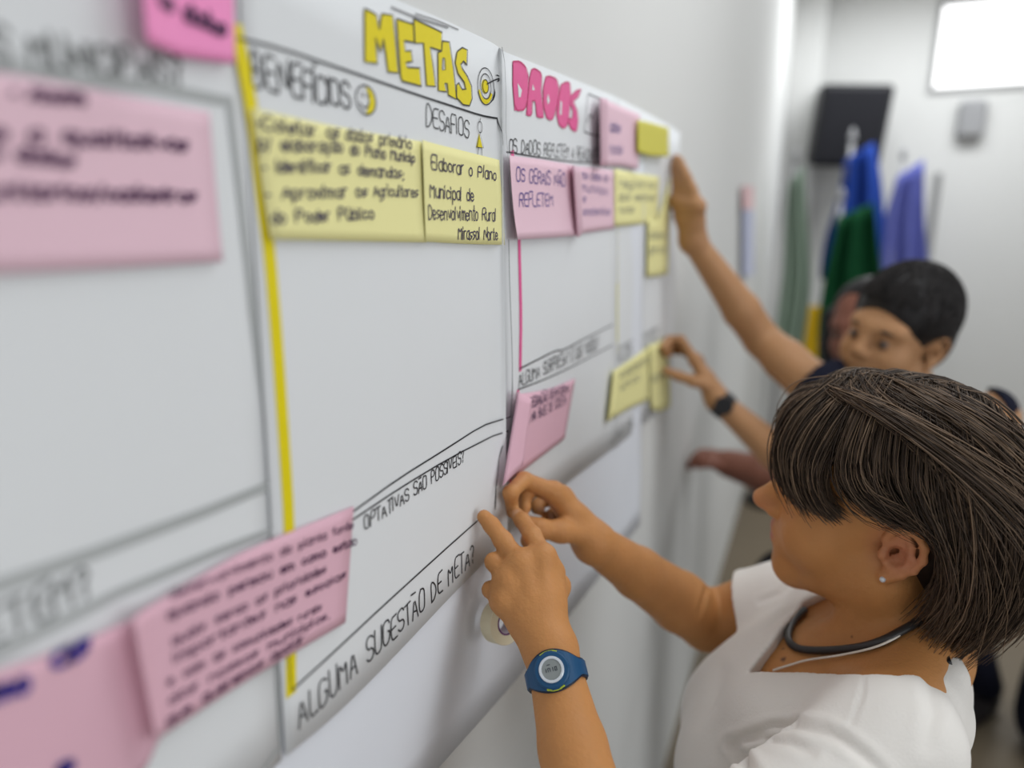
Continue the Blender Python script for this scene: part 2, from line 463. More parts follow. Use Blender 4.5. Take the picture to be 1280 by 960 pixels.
def f(b):
    for k, p in ML.items(): line(b, Z(440, 0, 6.4, p + [p[0]]), XMi, 0.0012, 0, 0.0007)
    line(b, Z(440, 0, 6.4, ac + [ac[0]]), XMi, 0.0010, 0, 0.0010)
ink('title_outline', s2, M['ink'], f)
def f(b): poly(b, Z(440, 0, 6.4, ac), XMi + 0.0007)
ink('letter_counter', s2, M['paper'], f)
def ring(cx, cy, rx, ry, a0=0, a1=360, n=28):
    return [(cx + rx * math.cos(math.radians(a0 + (a1 - a0) * i / n)), cy - ry * math.sin(math.radians(a0 + (a1 - a0) * i / n)) + 0.30 * rx * math.cos(math.radians(a0 + (a1 - a0) * i / n))) for i in range(n + 1)]
def f(b):
    for r in (1.0, 0.68, 0.36): line(b, ring(606.5, 108, 9.5 * r, 23 * r), XMi, 0.0009, 0, 0.0007)
    line(b, [(608, 105), (615, 101), (621, 98)], XMi, 0.0012, 0, 0.0010)
    line(b, [(618, 94), (622, 97), (619, 102)], XMi, 0.0012, 0, 0.0010)
dt = ink('target_doodle', s2, M['ink'], f)
def f(b):
    poly(b, ring(606.5, 108, 4, 9, n=16)[:-1], XMi + 0.0004)
    o = ring(606.5, 108, 9, 22, 200, 340, 14); i_ = ring(606.5, 108, 6.6, 16, 340, 200, 14); poly(b, o + i_, XMi + 0.0004)
ink('doodle_fill', dt, M['yellow_marker'], f)
def f(b):
    line(b, ring(457, 125, 12.5, 18), XMi, 0.0011, 0, 0.0007)
    line(b, [(449, 128), (453, 134), (458, 135), (461, 128)], XMi, 0.0010, 1, 0.0010)
    line(b, [(452, 116), (453, 121)], XMi, 0.0012, 0, 0.0010); line(b, [(459, 117), (460, 122)], XMi, 0.0012, 0, 0.0010)
ds = ink('smiley_doodle', s2, M['ink'], f)
def f(b): poly(b, ring(457, 125, 12, 17.5, -85, 85, 14) + [(463, 128)], XMi + 0.0004)
ink('doodle_fill', ds, M['yellow_marker'], f)
def f(b):
    line(b, ring(599.5, 159, 2.6, 7), XMi, 0.0008, 0, 0.0010)
    line(b, [(599, 152), (600, 148)], XMi, 0.0008, 0, 0.0010)
    line(b, [(596, 184), (599.5, 167), (604, 185), (596, 184)], XMi, 0.0008, 0, 0.0010)
    line(b, [(598, 185), (597, 193)], XMi, 0.0008, 0, 0.0010); line(b, [(602, 186), (602, 194)], XMi, 0.0008, 0, 0.0010)
dg = ink('figure_doodle', s2, M['ink'], f)
def f(b): poly(b, [(596, 184), (599.5, 167), (604, 185)], XMi + 0.0004)
ink('doodle_fill', dg, M['yellow_marker'], f)
for args in (('BENEFÍCIOS', (316, 107), (437, 137), 46, 31, XMi, 0.0017, 0.9), ('DESAFIOS', (533, 158), (586, 172), 26, 22, XMi, 0.0011, 0.9),
             ('OPTATIVAS SÃO POSSÍVEIS?', (456, 663), (580, 577), 18, 14, XMi, 0.0012, 1.2), ('ALGUMA SUGESTÃO DE META?', (374, 911), (592, 702), 36, 23, XMi, 0.0015, 1.2)):
    ink('lettering', s2, M['ink'], lambda b: write(b, *args))

# ---- DADOS sheet
s3 = sheet('flipchart_sheet', 'flipchart sheet headed DADOS in pink bubble letters right of the METAS sheet', 'flipchart sheet',
    [((626, 63), (634, 668), XD), ((690, 88), (696, 614), XD), ((772, 122), (772, 556), XD)], M['paper'], 'flipchart sheets on the wall', seed=12, wav=0.0005)
XDi = XD + 0.0008
NOM[s3.name] = XDi
DL = {'D': [(105,155),(180,150),(250,210),(285,320),(282,560),(245,708),(130,715),(105,420)],
 'A': [(300,330),(320,240),(360,235),(440,295),(428,480),(465,795),(380,790),(365,600),(330,600),(325,770),(262,770),(285,520)],
 'B': [(480,330),(520,320),(600,350),(630,450),(620,600),(570,790),(540,825),(490,800),(455,640),(452,450)],
 'O': [(650,420),(710,385),(755,400),(768,560),(742,800),(720,890),(680,920),(630,880),(602,760),(625,560)],
 'S': [(880,475),(830,480),(770,540),(755,620),(790,720),(778,815),(738,800),(735,850),(770,930),(830,958),(850,840),(840,720),(795,620),(812,580),(845,568)]}
DH = [[(165,400),(215,480),(200,560),(178,560)],[(340,410),(360,480),(330,480)],[(510,520),(530,600),(512,650),(497,590)],[(648,600),(668,620),(660,770),(642,760)]]
def f(b):
    for p in DL.values(): poly(b, Z(630, 60, 9.14, p), XDi + 0.0004)
ink('title_lettering', s3, M['pink_marker'], f)
def f(b):
    for p in DL.values(): line(b, Z(630, 60, 9.14, p + [p[0]]), XDi, 0.0016, 1, 0.0007)
ink('title_outline', s3, M['pink_dark'], f)
for p in DH: ink('letter_counter', s3, M['paper'], lambda b: poly(b, Z(630, 60, 9.14, p), XDi + 0.0007))
def f(b):
    line(b, [(641, 192), (648, 260), (650, 330), (652, 400), (651, 461)], XDi, 0.0075)
    line(b, [(648, 490), (644, 540), (638, 600)], XDi, 0.0060)
ink('side_stripe', s3, M['pink_marker'], f)
def f(b):
    line(b, [(634, 190), (670, 196), (710, 202), (757, 205)], XDi, 0.0016)
ink('frame_line', s3, M['ink'], f)
def f(b):
    line(b, [(650, 461), (670, 451), (695, 438), (704, 438), (730, 424), (766, 406)], XDi, 0.0018)
    line(b, [(648, 487), (680, 475), (720, 456), (766, 431)], XDi, 0.0016)
ink('frame_line', s3, M['ink'], f)
def f(b):
    line(b, [(731, 165), (740, 168), (757, 172)], XDi, 0.0016)
    line(b, [(735, 118), (731, 165)], XDi, 0.0014); line(b, [(736, 117), (752, 124)], XDi, 0.0014)
    line(b, [(735, 152), (738, 141), (741, 150), (747, 133)], XDi, 0.0018)
ink('chart_doodle', s3, M['ink'], f)
def f(b):
    line(b, [(690, 612), (720, 586), (768, 547)], XDi, 0.0014)
ink('bottom_line', s3, M['pencil'], f)
ink('lettering', s3, M['ink'], lambda b: write(b, 'OS DADOS REFLETEM A REALIDADE DA', (637, 190), (755, 203), 17, 16, XDi, 0.0013, 1.0))
ink('lettering', s3, M['ink'], lambda b: write(b, 'ALGUMA SURPRESA? O QUE MUDOU?', (649, 484), (748, 436), 17, 15, XDi, 0.0014, 1.0))

# ---- last sheet
s4 = sheet('flipchart_sheet', 'farthest blurred flipchart sheet with a pale yellow left stripe behind the reaching hands', 'flipchart sheet',
    [((766, 119), (766, 562), X3), ((806, 140), (804, 530), X3), ((838, 158), (830, 508), X3), ((850, 166), (839, 500), X3 + 0.010)], M['paper'], 'flipchart sheets on the wall', seed=15)
X3i = X3 + 0.001
NOM[s4.name] = X3i
def f(b):
    line(b, [(772, 282), (772, 350), (772, 440)], X3i, 0.0085)
ink('side_stripe', s4, M['pale_marker'], f)
def f(b):
    line(b, [(770, 437), (800, 420), (826, 408)], X3i, 0.0020)
    write(b, 'ALGUMA SUGESTÃO?', (772, 456), (822, 425), 18, 14, X3i, 0.0022)
ink('lettering', s4, M['grey_ink'], f)
def f(b):
    write(b, 'QUAIS SÃO OS PONTOS?', (762, 556), (826, 508), 12, 10, X3i, 0.0026)
ink('lettering', s4, M['grey_ink'], f)

# ---- paper notes
def note(label, cols, mat, group=None, lines=(), inkmat='navy_ink', rows=10, sag=0.0, name='sticky_note', wX=None, seed=0):
    root = empty(name, (0, 0, 0))
    V, F = surf(cols, rows, 6, sag, seed)
    c = np.mean(np.array(V), axis=0); root.location = (0.0, c[1], min(v[2] for v in V))
    tag(root, label, 'sticky note', group)
    o = mesh_obj('note_paper', V, F, M[mat], root, True)
    m = o.modifiers.new('thickness', 'SOLIDIFY'); m.thickness = 0.0002; m.offset = 0
    X = wX if wX is not None else cols[len(cols)//2][2]
    for t, p0, p1, h0, h1, w in lines:
        b = MB(); write(b, t, p0, p1, h0, h1, X, w, 1.0, 0.2, 0.0006)
        b.base = min(p[0] for p in b.v); drape(b, V, 0.0007)
        b.build('handwriting', M[inkmat], root)
    return root
PG, YG = 'pink sticky notes on the sheets', 'yellow sticky notes on the sheets'
XN1, XNM, XND = X1 + 0.0025, XM + 0.0022, XD + 0.0026
note('bright pink note with curled lower corner at the top of the yellow stripe',
     [((172, -90), (184, 52), XNM + 0.012), ((225, -75), (225, 70), XNM + 0.002), ((291, -60), (294, 80), XNM + 0.001)], 'hot_note', PG,
     [('Os dados', (190, 6), (285, 46), 22, 20, 0.0024)], 'plum_ink', wX=XNM + 0.003)
note('large pale pink note with blurred purple writing on the leftmost sheet',
     [((-110, 80), (-110, 345), XN1), ((40, 98), (40, 340), XN1), ((262, 140), (277, 327), XN1)], 'pink_note', PG,
     [('* Acesso', (18, 122), (108, 130), 18, 16, 0.0020), ('se a qualitativos', (-30, 172), (236, 188), 20, 16, 0.0019), ('e dados', (-10, 196), (94, 208), 17, 15, 0.0019), ('comunitarios/cadastros', (-90, 246), (246, 252), 19, 16, 0.0019)], 'plum_ink', sag=0.001, wX=XN1 + 0.0012)
note('wide pink note densely covered with purple writing over the bottom of the yellow stripe',
     [((166, 772), (196, 930), XNM + 0.012), ((190, 756), (208, 916), XNM + 0.002), ((300, 692), (310, 850), XNM), ((442, 633), (432, 778), XNM)], 'rose_note', PG,
     [('desenvolvimento da planta fonte', (212, 748), (442, 660), 11, 9, 0.0009),
      ('quando pensou em como estao', (208, 774), (446, 680), 12, 10, 0.0012),
      ('quais serao as prioridades', (214, 806), (408, 715), 12, 10, 0.0010),
      ('importantes nas escolas', (216, 828), (432, 722), 13, 9, 0.0011),
      ('e com as comunidades rurais', (208, 856), (402, 762), 12, 8, 0.0010),
      ('dos nossos municipios,', (210, 880), (412, 772), 12, 9, 0.0010),
      ('que queremos apoiar', (206, 906), (380, 802), 13, 10, 0.0011)], 'plum_ink', wX=XNM + 0.0008)
note('large deep pink note with few purple words in the bottom left corner',
     [((-130, 880), (-130, 1130), XN1 + 0.001), ((60, 818), (60, 1040), XN1 + 0.001), ((160, 776), (176, 968), XN1 + 0.001), ((172, 768), (206, 900), XN1 + 0.004)], 'rose_note', PG,
     [('Como', (-60, 898), (38, 862), 30, 26, 0.0030), ('as', (68, 838), (112, 816), 28, 26, 0.0030), ('e', (74, 970), (92, 962), 20, 20, 0.0030)], 'blue_ink', wX=XN1 + 0.002)
note('wide yellow note with a handwritten list of goals under the smiling face doodle',
     [((314, 135), (336, 299), XNM), ((420, 158), (430, 301), XNM), ((527, 177), (531, 303), XNM)], 'yellow_note', YG,
     [('*Coletar os', (322, 161), (424, 173), 17, 15, 0.0013), ('dados primário', (432, 174), (514, 186), 16, 13, 0.0012),
      ("p/ elaboração", (323, 187), (428, 190), 16, 14, 0.0013), ('do Plano Municip', (438, 193), (518, 203), 14, 12, 0.0012),
      ('- Identificar', (328, 215), (414, 215), 16, 14, 0.0013), ('as demandas;', (424, 217), (504, 223), 15, 13, 0.0012),
      ('- Aproximar os', (331, 249), (458, 246), 17, 14, 0.0013), ('Agricultores', (467, 246), (522, 246), 15, 13, 0.0011),
      ('do Poder Público', (338, 280), (466, 273), 17, 14, 0.0013)], 'navy_ink', sag=0.0015, wX=XNM + 0.0004)
note('yellow note reading Elaborar o Plano at the right edge of the METAS sheet',
     [((528, 175), (532, 302), XNM + 0.002), ((545, 180), (547, 303), XNM + 0.0008), ((585, 190), (588, 305), XNM + 0.0008), ((624, 200), (631, 306), XNM + 0.003)], 'yellow_note', YG,
     [('Elaborar o Plano', (539, 211), (618, 225), 18, 14, 0.0012), ('Municipal de', (537, 246), (592, 252), 18, 15, 0.0012),
      ('Desenvolvimento Rural', (535, 274), (618, 276), 18, 16, 0.0011), ('Mirassol Norte', (573, 299), (620, 300), 15, 14, 0.0012)], 'navy_ink', wX=XNM + 0.0014)
note('pink note reading OS GERAIS NÃO REFLETEM under the DADOS heading',
     [((637, 194), (643, 300), XND + 0.008), ((642, 195), (648, 299), XND + 0.001), ((680, 200), (684, 297), XND), ((719, 207), (723, 294), XND + 0.001)], 'pink_note', PG,
     [('OS GERAIS NÃO', (645, 226), (706, 233), 17, 16, 0.0013), ('REFLETEM', (648, 258), (691, 257), 19, 15, 0.0013)], 'blue_ink', sag=0.004, wX=XND + 0.001)
note('narrow pink note with small violet lines right beside the OS GERAIS note',
     [((727, 209), (729, 291), XND + 0.016), ((716, 207), (722, 297), XND + 0.009), ((719, 208), (723, 293), XND + 0.001), ((745, 210), (746, 289), XND), ((767, 213), (768, 286), XND)], 'pink_note', PG,
     [('nos dados do', (727, 223), (760, 227), 10, 9, 0.0012), ('municipio', (728, 239), (760, 243), 11, 9, 0.0012), ('e', (729, 252), (732, 252), 9, 9, 0.0012), ('caracteristicas', (728, 269), (763, 268), 10, 9, 0.0012)], 'blue_ink', wX=XND + 0.001)
note('pink note hanging at the top right corner of the DADOS sheet',
     [((760, 124), (760, 207), XND + 0.020), ((750, 122), (751, 207), XND + 0.011), ((753, 123), (753, 208), XND + 0.001), ((778, 134), (778, 208), XND + 0.001), ((800, 143), (798, 212), XND + 0.004)], 'pink_note', PG,
     [('dados', (763, 164), (776, 166), 14, 12, 0.0018), ('rurais', (763, 191), (778, 193), 14, 12, 0.0018)], 'blue_ink', wX=XND + 0.002)
note('pink note with a curled left edge above the woman\'s hands',
     [((665, 499), (654, 581), XND + 0.022), ((648, 490), (629, 607), XND + 0.012), ((652, 492), (637, 600), XND + 0.001), ((690, 485), (680, 568), XND), ((719, 473), (706, 548), XND)], 'rose_note', PG,
     [('INTEGRAÇÃO DE', (658, 513), (692, 497), 13, 12, 0.0013), ('INFORMA', (693, 497), (711, 490), 12, 10, 0.0012), ('SÓ NA BASE DE COLETA', (656, 532), (708, 504), 13, 11, 0.0012)], 'navy_ink', wX=XND + 0.001)
note('bright lemon yellow blank note at the top of the farthest sheet',
     [((797, 150), (797, 190), X3 + 0.012), ((812, 153), (812, 195), X3 + 0.012), ((836, 160), (836, 196), X3 + 0.014)], 'lemon_note', YG)
note('pale yellow note right of the narrow pink note with faint writing',
     [((768, 211), (768, 283), X3 + 0.004), ((795, 216), (795, 281), X3 + 0.003), ((824, 221), (822, 279), X3 + 0.003)], 'yellow_note', YG,
     [('registros', (774, 234), (818, 236), 11, 9, 0.0018), ('dos setores', (774, 251), (818, 251), 11, 9, 0.0018), ('rurais', (774, 266), (792, 266), 10, 9, 0.0018)], 'grey_ink', wX=X3 + 0.004)
note('small yellow note half behind the raised hand',
     [((810, 272), (809, 346), X3 + 0.006), ((822, 276), (822, 345), X3 + 0.005), ((838, 220), (835, 342), X3 + 0.006)], 'yellow_note', YG,
     [('dados', (812, 298), (832, 298), 10, 9, 0.0020), ('gerais', (812, 316), (832, 316), 10, 9, 0.0020)], 'grey_ink', wX=X3 + 0.007)
note('yellow note with a curled left edge beneath the hand with the black watch',
     [((774, 460), (769, 516), X3 + 0.016), ((767, 463), (760, 528), X3 + 0.009), ((770, 462), (764, 524), X3 + 0.003), ((790, 449), (786, 511), X3 + 0.004), ((812, 432), (812, 500), X3 + 0.004)], 'yellow_note', YG,
     [('cadastro', (777, 473), (812, 453), 11, 9, 0.0022), ('unico', (777, 488), (800, 475), 10, 9, 0.0022)], 'grey_ink', wX=X3 + 0.006)
note('small yellow note pinned by the fingertips of the hand with the black watch',
     [((812, 432), (814, 512), X3 + 0.007), ((826, 426), (826, 514), X3 + 0.007), ((834, 420), (838, 508), X3 + 0.010)], 'yellow_note', YG,
     [('apoio', (815, 478), (834, 470), 10, 9, 0.0022)], 'grey_ink', wX=X3 + 0.009)

# ------------------------------------------------------------------ smooth solid modelling: tapered limbs blended into one surface
class Shape:
    """a list of soft solids, each blended onto what comes before it"""
    def __init__(s): s.p = []
    def cone(s, a, b, r1, r2, k=0.01, op='+', flat=None):      # tapered limb from a to b; flat = (direction, factor) squashes it
        s.p.append(('c', np.asarray(a, np.float32), np.asarray(b, np.float32), r1, r2, k, op, flat)); return s
    def ell(s, c, r, k=0.01, op='+', R=None):                  # ellipsoid, R = rotation (columns = axes)
        s.p.append(('e', np.asarray(c, np.float32), np.asarray(r, np.float32), None if R is None else np.asarray(R, np.float32), 0, k, op, None)); return s
    def chain(s, pts, rad, k=0.008, op='+'):
        for i in range(len(pts) - 1): s.cone(pts[i], pts[i+1], rad[i], rad[i+1], k, op)
        return s
    def bore(s, a, b, r, k=0.0, op='-'):
        s.p.append(('k', np.asarray(a, np.float32), np.asarray(b, np.float32), r, 0, k, op, None)); return s
    def plane(s, c, n, k=0.0):                                 # cut away the side the normal points to
        n = np.asarray(n, np.float32); s.p.append(('p', np.asarray(c, np.float32), n / np.linalg.norm(n), 0, 0, k, '-', None)); return s
    def prism(s, pts, axis, deep, k=0.0):                      # cut a column along axis through an outline of points
        n = np.asarray(axis, float); n = n / np.linalg.norm(n)
        u = np.cross((0, 1, 0), n); u /= np.linalg.norm(u); v = np.cross(n, u)
        B = np.stack([u, v, n], 1).astype(np.float32); Q = np.asarray(pts, float) @ B
        s.p.append(('y', Q[:, :2].astype(np.float32), float(Q[:, 2].mean() - deep), B, 0, k, '-', None)); return s
    def one(s, q, P):
        t = q[0]
        if t == 'c':
            a, b, r1, r2 = q[1:5]; ba = b - a; pa = P - a
            if q[7] is not None:
                d, f = q[7]; d = np.asarray(d, np.float32); d = d / np.linalg.norm(d)
                pa = pa + (pa @ d)[:, None] * d * (1.0 / f - 1.0)
                ba = ba + (ba @ d) * d * (1.0 / f - 1.0)
            h = np.clip((pa @ ba) / max(float(ba @ ba), 1e-12), 0, 1)
            dist = np.sqrt(((pa - h[:, None] * ba) ** 2).sum(1)) - (r1 + (r2 - r1) * h)
            return dist if q[7] is None else dist * min(1.0, q[7][1])
        if t == 'e':
            pa = P - q[1]
            if q[3] is not None: pa = pa @ q[3]
            k0 = np.sqrt(((pa / q[2]) ** 2).sum(1)); k1 = np.sqrt(((pa / (q[2] ** 2)) ** 2).sum(1))
            return k0 * (k0 - 1.0) / np.maximum(k1, 1e-9)
        if t == 'k':                                           # capped cylinder from a to b
            a, b, r1 = q[1], q[2], q[3]; ba = b - a; L = float(np.sqrt(ba @ ba)); ax = ba / L
            pa = P - (a + b) / 2; z = pa @ ax
            rad = np.sqrt(np.maximum((pa * pa).sum(1) - z * z, 0))
            return np.maximum(rad - r1, np.abs(z) - L / 2)
        if t == 'p':                                           # solid half-space kept where negative
            return -((P - q[1]) @ q[2])
        if t == 'y':
            pl = q[1]; n = len(pl); P = P @ q[3]
            d = ((P[:, :2] - pl[0]) ** 2).sum(1); sg = np.ones(len(P), np.float32)
            for i in range(n):
                j = (i - 1) % n
                e = pl[j] - pl[i]; w = P[:, :2] - pl[i]
                bb = w - np.clip((w @ e) / (e @ e), 0, 1)[:, None] * e
                d = np.minimum(d, (bb ** 2).sum(1))
                c1 = P[:, 1] >= pl[i][1]; c2 = P[:, 1] < pl[j][1]; c3 = e[0] * w[:, 1] > e[1] * w[:, 0]
                fl = (c1 & c2 & c3) | (~c1 & ~c2 & ~c3)
                sg = np.where(fl, -sg, sg)
            d = np.sqrt(d) * sg
            return np.maximum(d, q[2] - P[:, 2])
    def __call__(s, P, which=None):
        P = P.astype(np.float32)
        d = np.full(len(P), 10.0, np.float32)
        for i, q in enumerate(s.p):
            if which is not None and not which[i]: continue
            e = s.one(q, P); k = q[5]; op = q[6]
            if op == '+':
                if k > 0:
                    h = np.maximum(k - np.abs(d - e), 0) / k; d = np.minimum(d, e) - h * h * k * 0.25
                else: d = np.minimum(d, e)
            else:
                e = -e
                if k > 0:
                    h = np.maximum(k - np.abs(d - e), 0) / k; d = np.maximum(d, e) + h * h * k * 0.25
                else: d = np.maximum(d, e)
        return d
    def bounds(s):
        lo = np.full(3, 1e9); hi = -lo
        for q in s.p:
            if q[6] != '+': continue
            if q[0] == 'c':
                m = max(q[3], q[4]) * (1 if q[7] is None else max(1, q[7][1]))
                lo = np.minimum(lo, np.minimum(q[1], q[2]) - m); hi = np.maximum(hi, np.maximum(q[1], q[2]) + m)
            else:
                m = float(max(q[2])); lo = np.minimum(lo, q[1] - m); hi = np.maximum(hi, q[1] + m)
        return lo - 0.03, hi + 0.03

def skin_mesh(shape, h):
    """polygonise a Shape with cell size h (sparse surface nets)"""
    B = 8; lo, hi = shape.bounds()
    nb = np.ceil((hi - lo) / (h * B)).astype(int)
    I = np.stack(np.meshgrid(*[np.arange(n) for n in nb], indexing='ij'), -1).reshape(-1, 3)
    cen = lo + (I + 0.5) * h * B
    dd = np.concatenate([shape(cen[i:i+60000]) for i in range(0, len(cen), 60000)])
    I = I[np.abs(dd) < h * B * 1.35 + 0.012]
    g = np.arange(B + 1); off = np.stack(np.meshgrid(g, g, g, indexing='ij'), -1).reshape(-1, 3)
    keys, pos = [], []; quads = []
    N = (nb * B + 2).astype(np.int64)
    def key(c): return (c[..., 0].astype(np.int64) * N[1] + c[..., 1]) * N[2] + c[..., 2]
    sup = I // 4; order = np.lexsort((sup[:, 2], sup[:, 1], sup[:, 0])); I = I[order]; sup = sup[order]
    cuts = np.flatnonzero(np.any(np.diff(sup, axis=0) != 0, axis=1)) + 1
    for grp in np.split(I, cuts):
        a = lo + grp.min(0) * B * h; b = lo + (grp.max(0) + 1) * B * h
        cc = ((a + b) / 2)[None].astype(np.float32); rad = np.linalg.norm(b - a) / 2
        which = []
        for q in shape.p:
            e = float(shape.one(q, cc)[0])
            which.append(e < rad * 1.7 + q[5] + 0.03)
        base = grp * B
        S = (base[:, None, :] + off[None]).reshape(-1, 3)
        D = shape(lo + S * h, which).reshape(len(grp), B + 1, B + 1, B + 1)
        D = np.where(D == 0, 1e-7, D); neg = D < 0
        c8 = [(x, y, z) for x in (0, 1) for y in (0, 1) for z in (0, 1)]
        sub = lambda A, c: A[:, c[0]:c[0]+B, c[1]:c[1]+B, c[2]:c[2]+B]
        cnt = sum(sub(neg, c).astype(np.int8) for c in c8)
        act = np.argwhere((cnt > 0) & (cnt < 8))
        if len(act):
            vals = np.stack([D[act[:, 0], act[:, 1]+c[0], act[:, 2]+c[1], act[:, 3]+c[2]] for c in c8], 1)
            acc = np.zeros((len(act), 3)); num = np.zeros(len(act))
            for i1 in range(8):
                for i2 in range(i1 + 1, 8):
                    if sum(abs(u - v) for u, v in zip(c8[i1], c8[i2])) != 1: continue
                    v1, v2 = vals[:, i1], vals[:, i2]; m = (v1 < 0) != (v2 < 0)
                    t = np.where(m, v1 / np.where(m, v1 - v2, 1), 0)
                    p = np.array(c8[i1]) + t[:, None] * (np.array(c8[i2]) - np.array(c8[i1]))
                    acc += np.where(m[:, None], p, 0); num += m
            cell = base[act[:, 0]] + act[:, 1:]
            keys.append(key(cell + 1)); pos.append(lo + (cell + acc / num[:, None]) * h)
        for ax in range(3):
            e = [0, 0, 0]; e[ax] = 1
            n0 = neg[:, :B, :B, :B]; n1 = sub(neg, tuple(e))
            ed = np.argwhere(n0 != n1)
            if not len(ed): continue
            s = base[ed[:, 0]] + ed[:, 1:] + 1
            u, v = [(1, 2), (2, 0), (0, 1)][ax]
            du = np.zeros(3, int); dv = np.zeros(3, int); du[u] = 1; dv[v] = 1
            q = np.stack([key(s - du - dv), key(s - dv), key(s), key(s - du)], 1)
            fl = ~n0[ed[:, 0], ed[:, 1], ed[:, 2], ed[:, 3]]
            q[fl] = q[fl][:, ::-1]
            quads.append(q)
    keys = np.concatenate(keys); pos = np.concatenate(pos); quads = np.concatenate(quads)
    o = np.argsort(keys); keys = keys[o]; pos = pos[o]
    idx = np.searchsorted(keys, quads); idx = np.clip(idx, 0, len(keys) - 1)
    ok = (keys[idx] == quads).all(1)
    return pos, idx[ok]
def solid(name, shape, h, mat, parent=None, tone=None):
    V, F = skin_mesh(shape, h)
    me = bpy.data.meshes.new(name)
    me.vertices.add(len(V)); me.vertices.foreach_set('co', V.astype(np.float32).ravel())
    me.loops.add(F.size); me.loops.foreach_set('vertex_index', F.ravel().astype(np.int32))
    me.polygons.add(len(F)); me.polygons.foreach_set('loop_start', np.arange(0, F.size, 4, dtype=np.int32))
    me.polygons.foreach_set('use_smooth', np.ones(len(F), bool))
    me.update(calc_edges=True); me.validate()
    if tone is not None:
        a = me.color_attributes.new('tone', 'FLOAT_COLOR', 'POINT')
        c = np.ones((len(V), 4), np.float32); c[:, :3] = tone(V)
        a.data.foreach_set('color', c.ravel())
    o = link(name, me, mat)
    if parent is not None:
        o.parent = parent; o.matrix_parent_inverse = Matrix.Translation(-Vector(parent.location))
    return o

class Frame:
    """a local frame: origin, rotation (columns forward, left, up), scale"""
    def __init__(s, o, R, sc=1.0): s.o = np.asarray(o, float); s.R = np.asarray(R, float); s.s = sc
    def __call__(s, *p): return s.o + s.R @ (np.asarray(p, float) * s.s)
def turned(yaw, pitch, roll, base=((-1, 0, 0), (0, -1, 0), (0, 0, 1))):
    """rotation for a head that faces the left wall, then turned by yaw, pitch, roll (degrees)"""
    Bm = np.array(base, float).T
    y, p, r = [math.radians(a) for a in (yaw, pitch, roll)]
    Rz = np.array([[math.cos(y), -math.sin(y), 0], [math.sin(y), math.cos(y), 0], [0, 0, 1]])
    Ry = np.array([[math.cos(p), 0, -math.sin(p)], [0, 1, 0], [math.sin(p), 0, math.cos(p)]])
    Rx = np.array([[1, 0, 0], [0, math.cos(r), -math.sin(r)], [0, math.sin(r), math.cos(r)]])
    return Bm @ Rz @ Ry @ Rx

def head(S, H, female=True, ears=(1, -1)):
    """adds a head with face and ears to Shape S in frame H"""
    k = H.s; R = H.R
    def E(c, r, kk=0.01, op='+', RR=None): S.ell(H(*c), np.array(r) * k, kk * k, op, R if RR is None else R @ RR)
    def Cn(a, b, r1, r2, kk=0.01, op='+'): S.cone(H(*a), H(*b), r1 * k, r2 * k, kk * k, op)
    E((-.006, 0, .046), (.097, .074, .090))
    E((.040, 0, -.015), (.060, .060, .085), .03)
    for sd in (1, -1):
        Cn((-.002, sd*.050, -.048), (.070, sd*.012, -.092), .022, .017, .03)
        E((.062, sd*.034, -.028), (.033, .030, .034), .02)
        Cn((.090, sd*.012, .030), (.078, sd*.044, .030), .012, .010, .02)
    E((.079, 0, -.092), (.0175, .022, .017), .018)
    E((.088, 0, -.052), (.015, .026, .022), .02)
    for sd in (1, -1): E((.099, sd*.031, .006), (.012, .017, .012), .012, '-')
    for sd in (1, -1): E((.083, sd*.031, .005), (.0125, .0145, .0125), .003)
    Cn((.095, 0, .026), (.113, 0, -.014), .0085, .0095, .012)
    E((.1135, 0, -.0175), (.0105, .0105, .0090), .008)
    for sd in (1, -1):
        E((.104, sd*.0115, -.0225), (.0100, .0062, .0068), .006)
        E((.1065, sd*.0060, -.0300), (.0050, .0030, .0045), .003, '-')
    E((.0985, 0, -.0460), (.0085, .019, .0062), .006)
    E((.0965, 0, -.0575), (.0085, .016, .0068), .006)
    Cn((.1045, -.016, -.0515), (.1045, .016, -.0515), .0022, .0022, .003, '-')
    Cn((.092, .022, -.0525), (.096, .019, -.0515), .003, .003, .004, '-'); Cn((.092, -.022, -.0525), (.096, -.019, -.0515), .003, .003, .004, '-')
    for sd in ears:
        q = lambda x, y, z: (x, sd * y, z)
        E(q(-.011, .074, -.001), (.017, .0050, .028), .006)
        c = [q(.004, .0735, .010), q(.001, .078, .023), q(-.008, .083, .031), q(-.019, .086, .029), q(-.027, .087, .018), q(-.0285, .086, .003), q(-.024, .083, -.012), q(-.015, .079, -.022)]
        for a, b in zip(c[:-1], c[1:]): Cn(a, b, .0040, .0040, .0035)
        Cn(q(-.015, .079, -.022), q(-.003, .0755, -.031), .0055, .0068, .004)
        c = [q(-.012, .0795, .022), q(-.018, .081, .012), q(-.019, .081, 0), q(-.014, .080, -.012), q(-.005, .078, -.018)]
        for a, b in zip(c[:-1], c[1:]): Cn(a, b, .0030, .0032, .004)
        E(q(-.007, .081, -.003), (.0085, .0105, .0115), .003, '-')
        E(q(-.008, .083, .017), (.0050, .0045, .0040), .003, '-')
        E(q(.004, .0755, -.006), (.0045, .0045, .0065), .003)

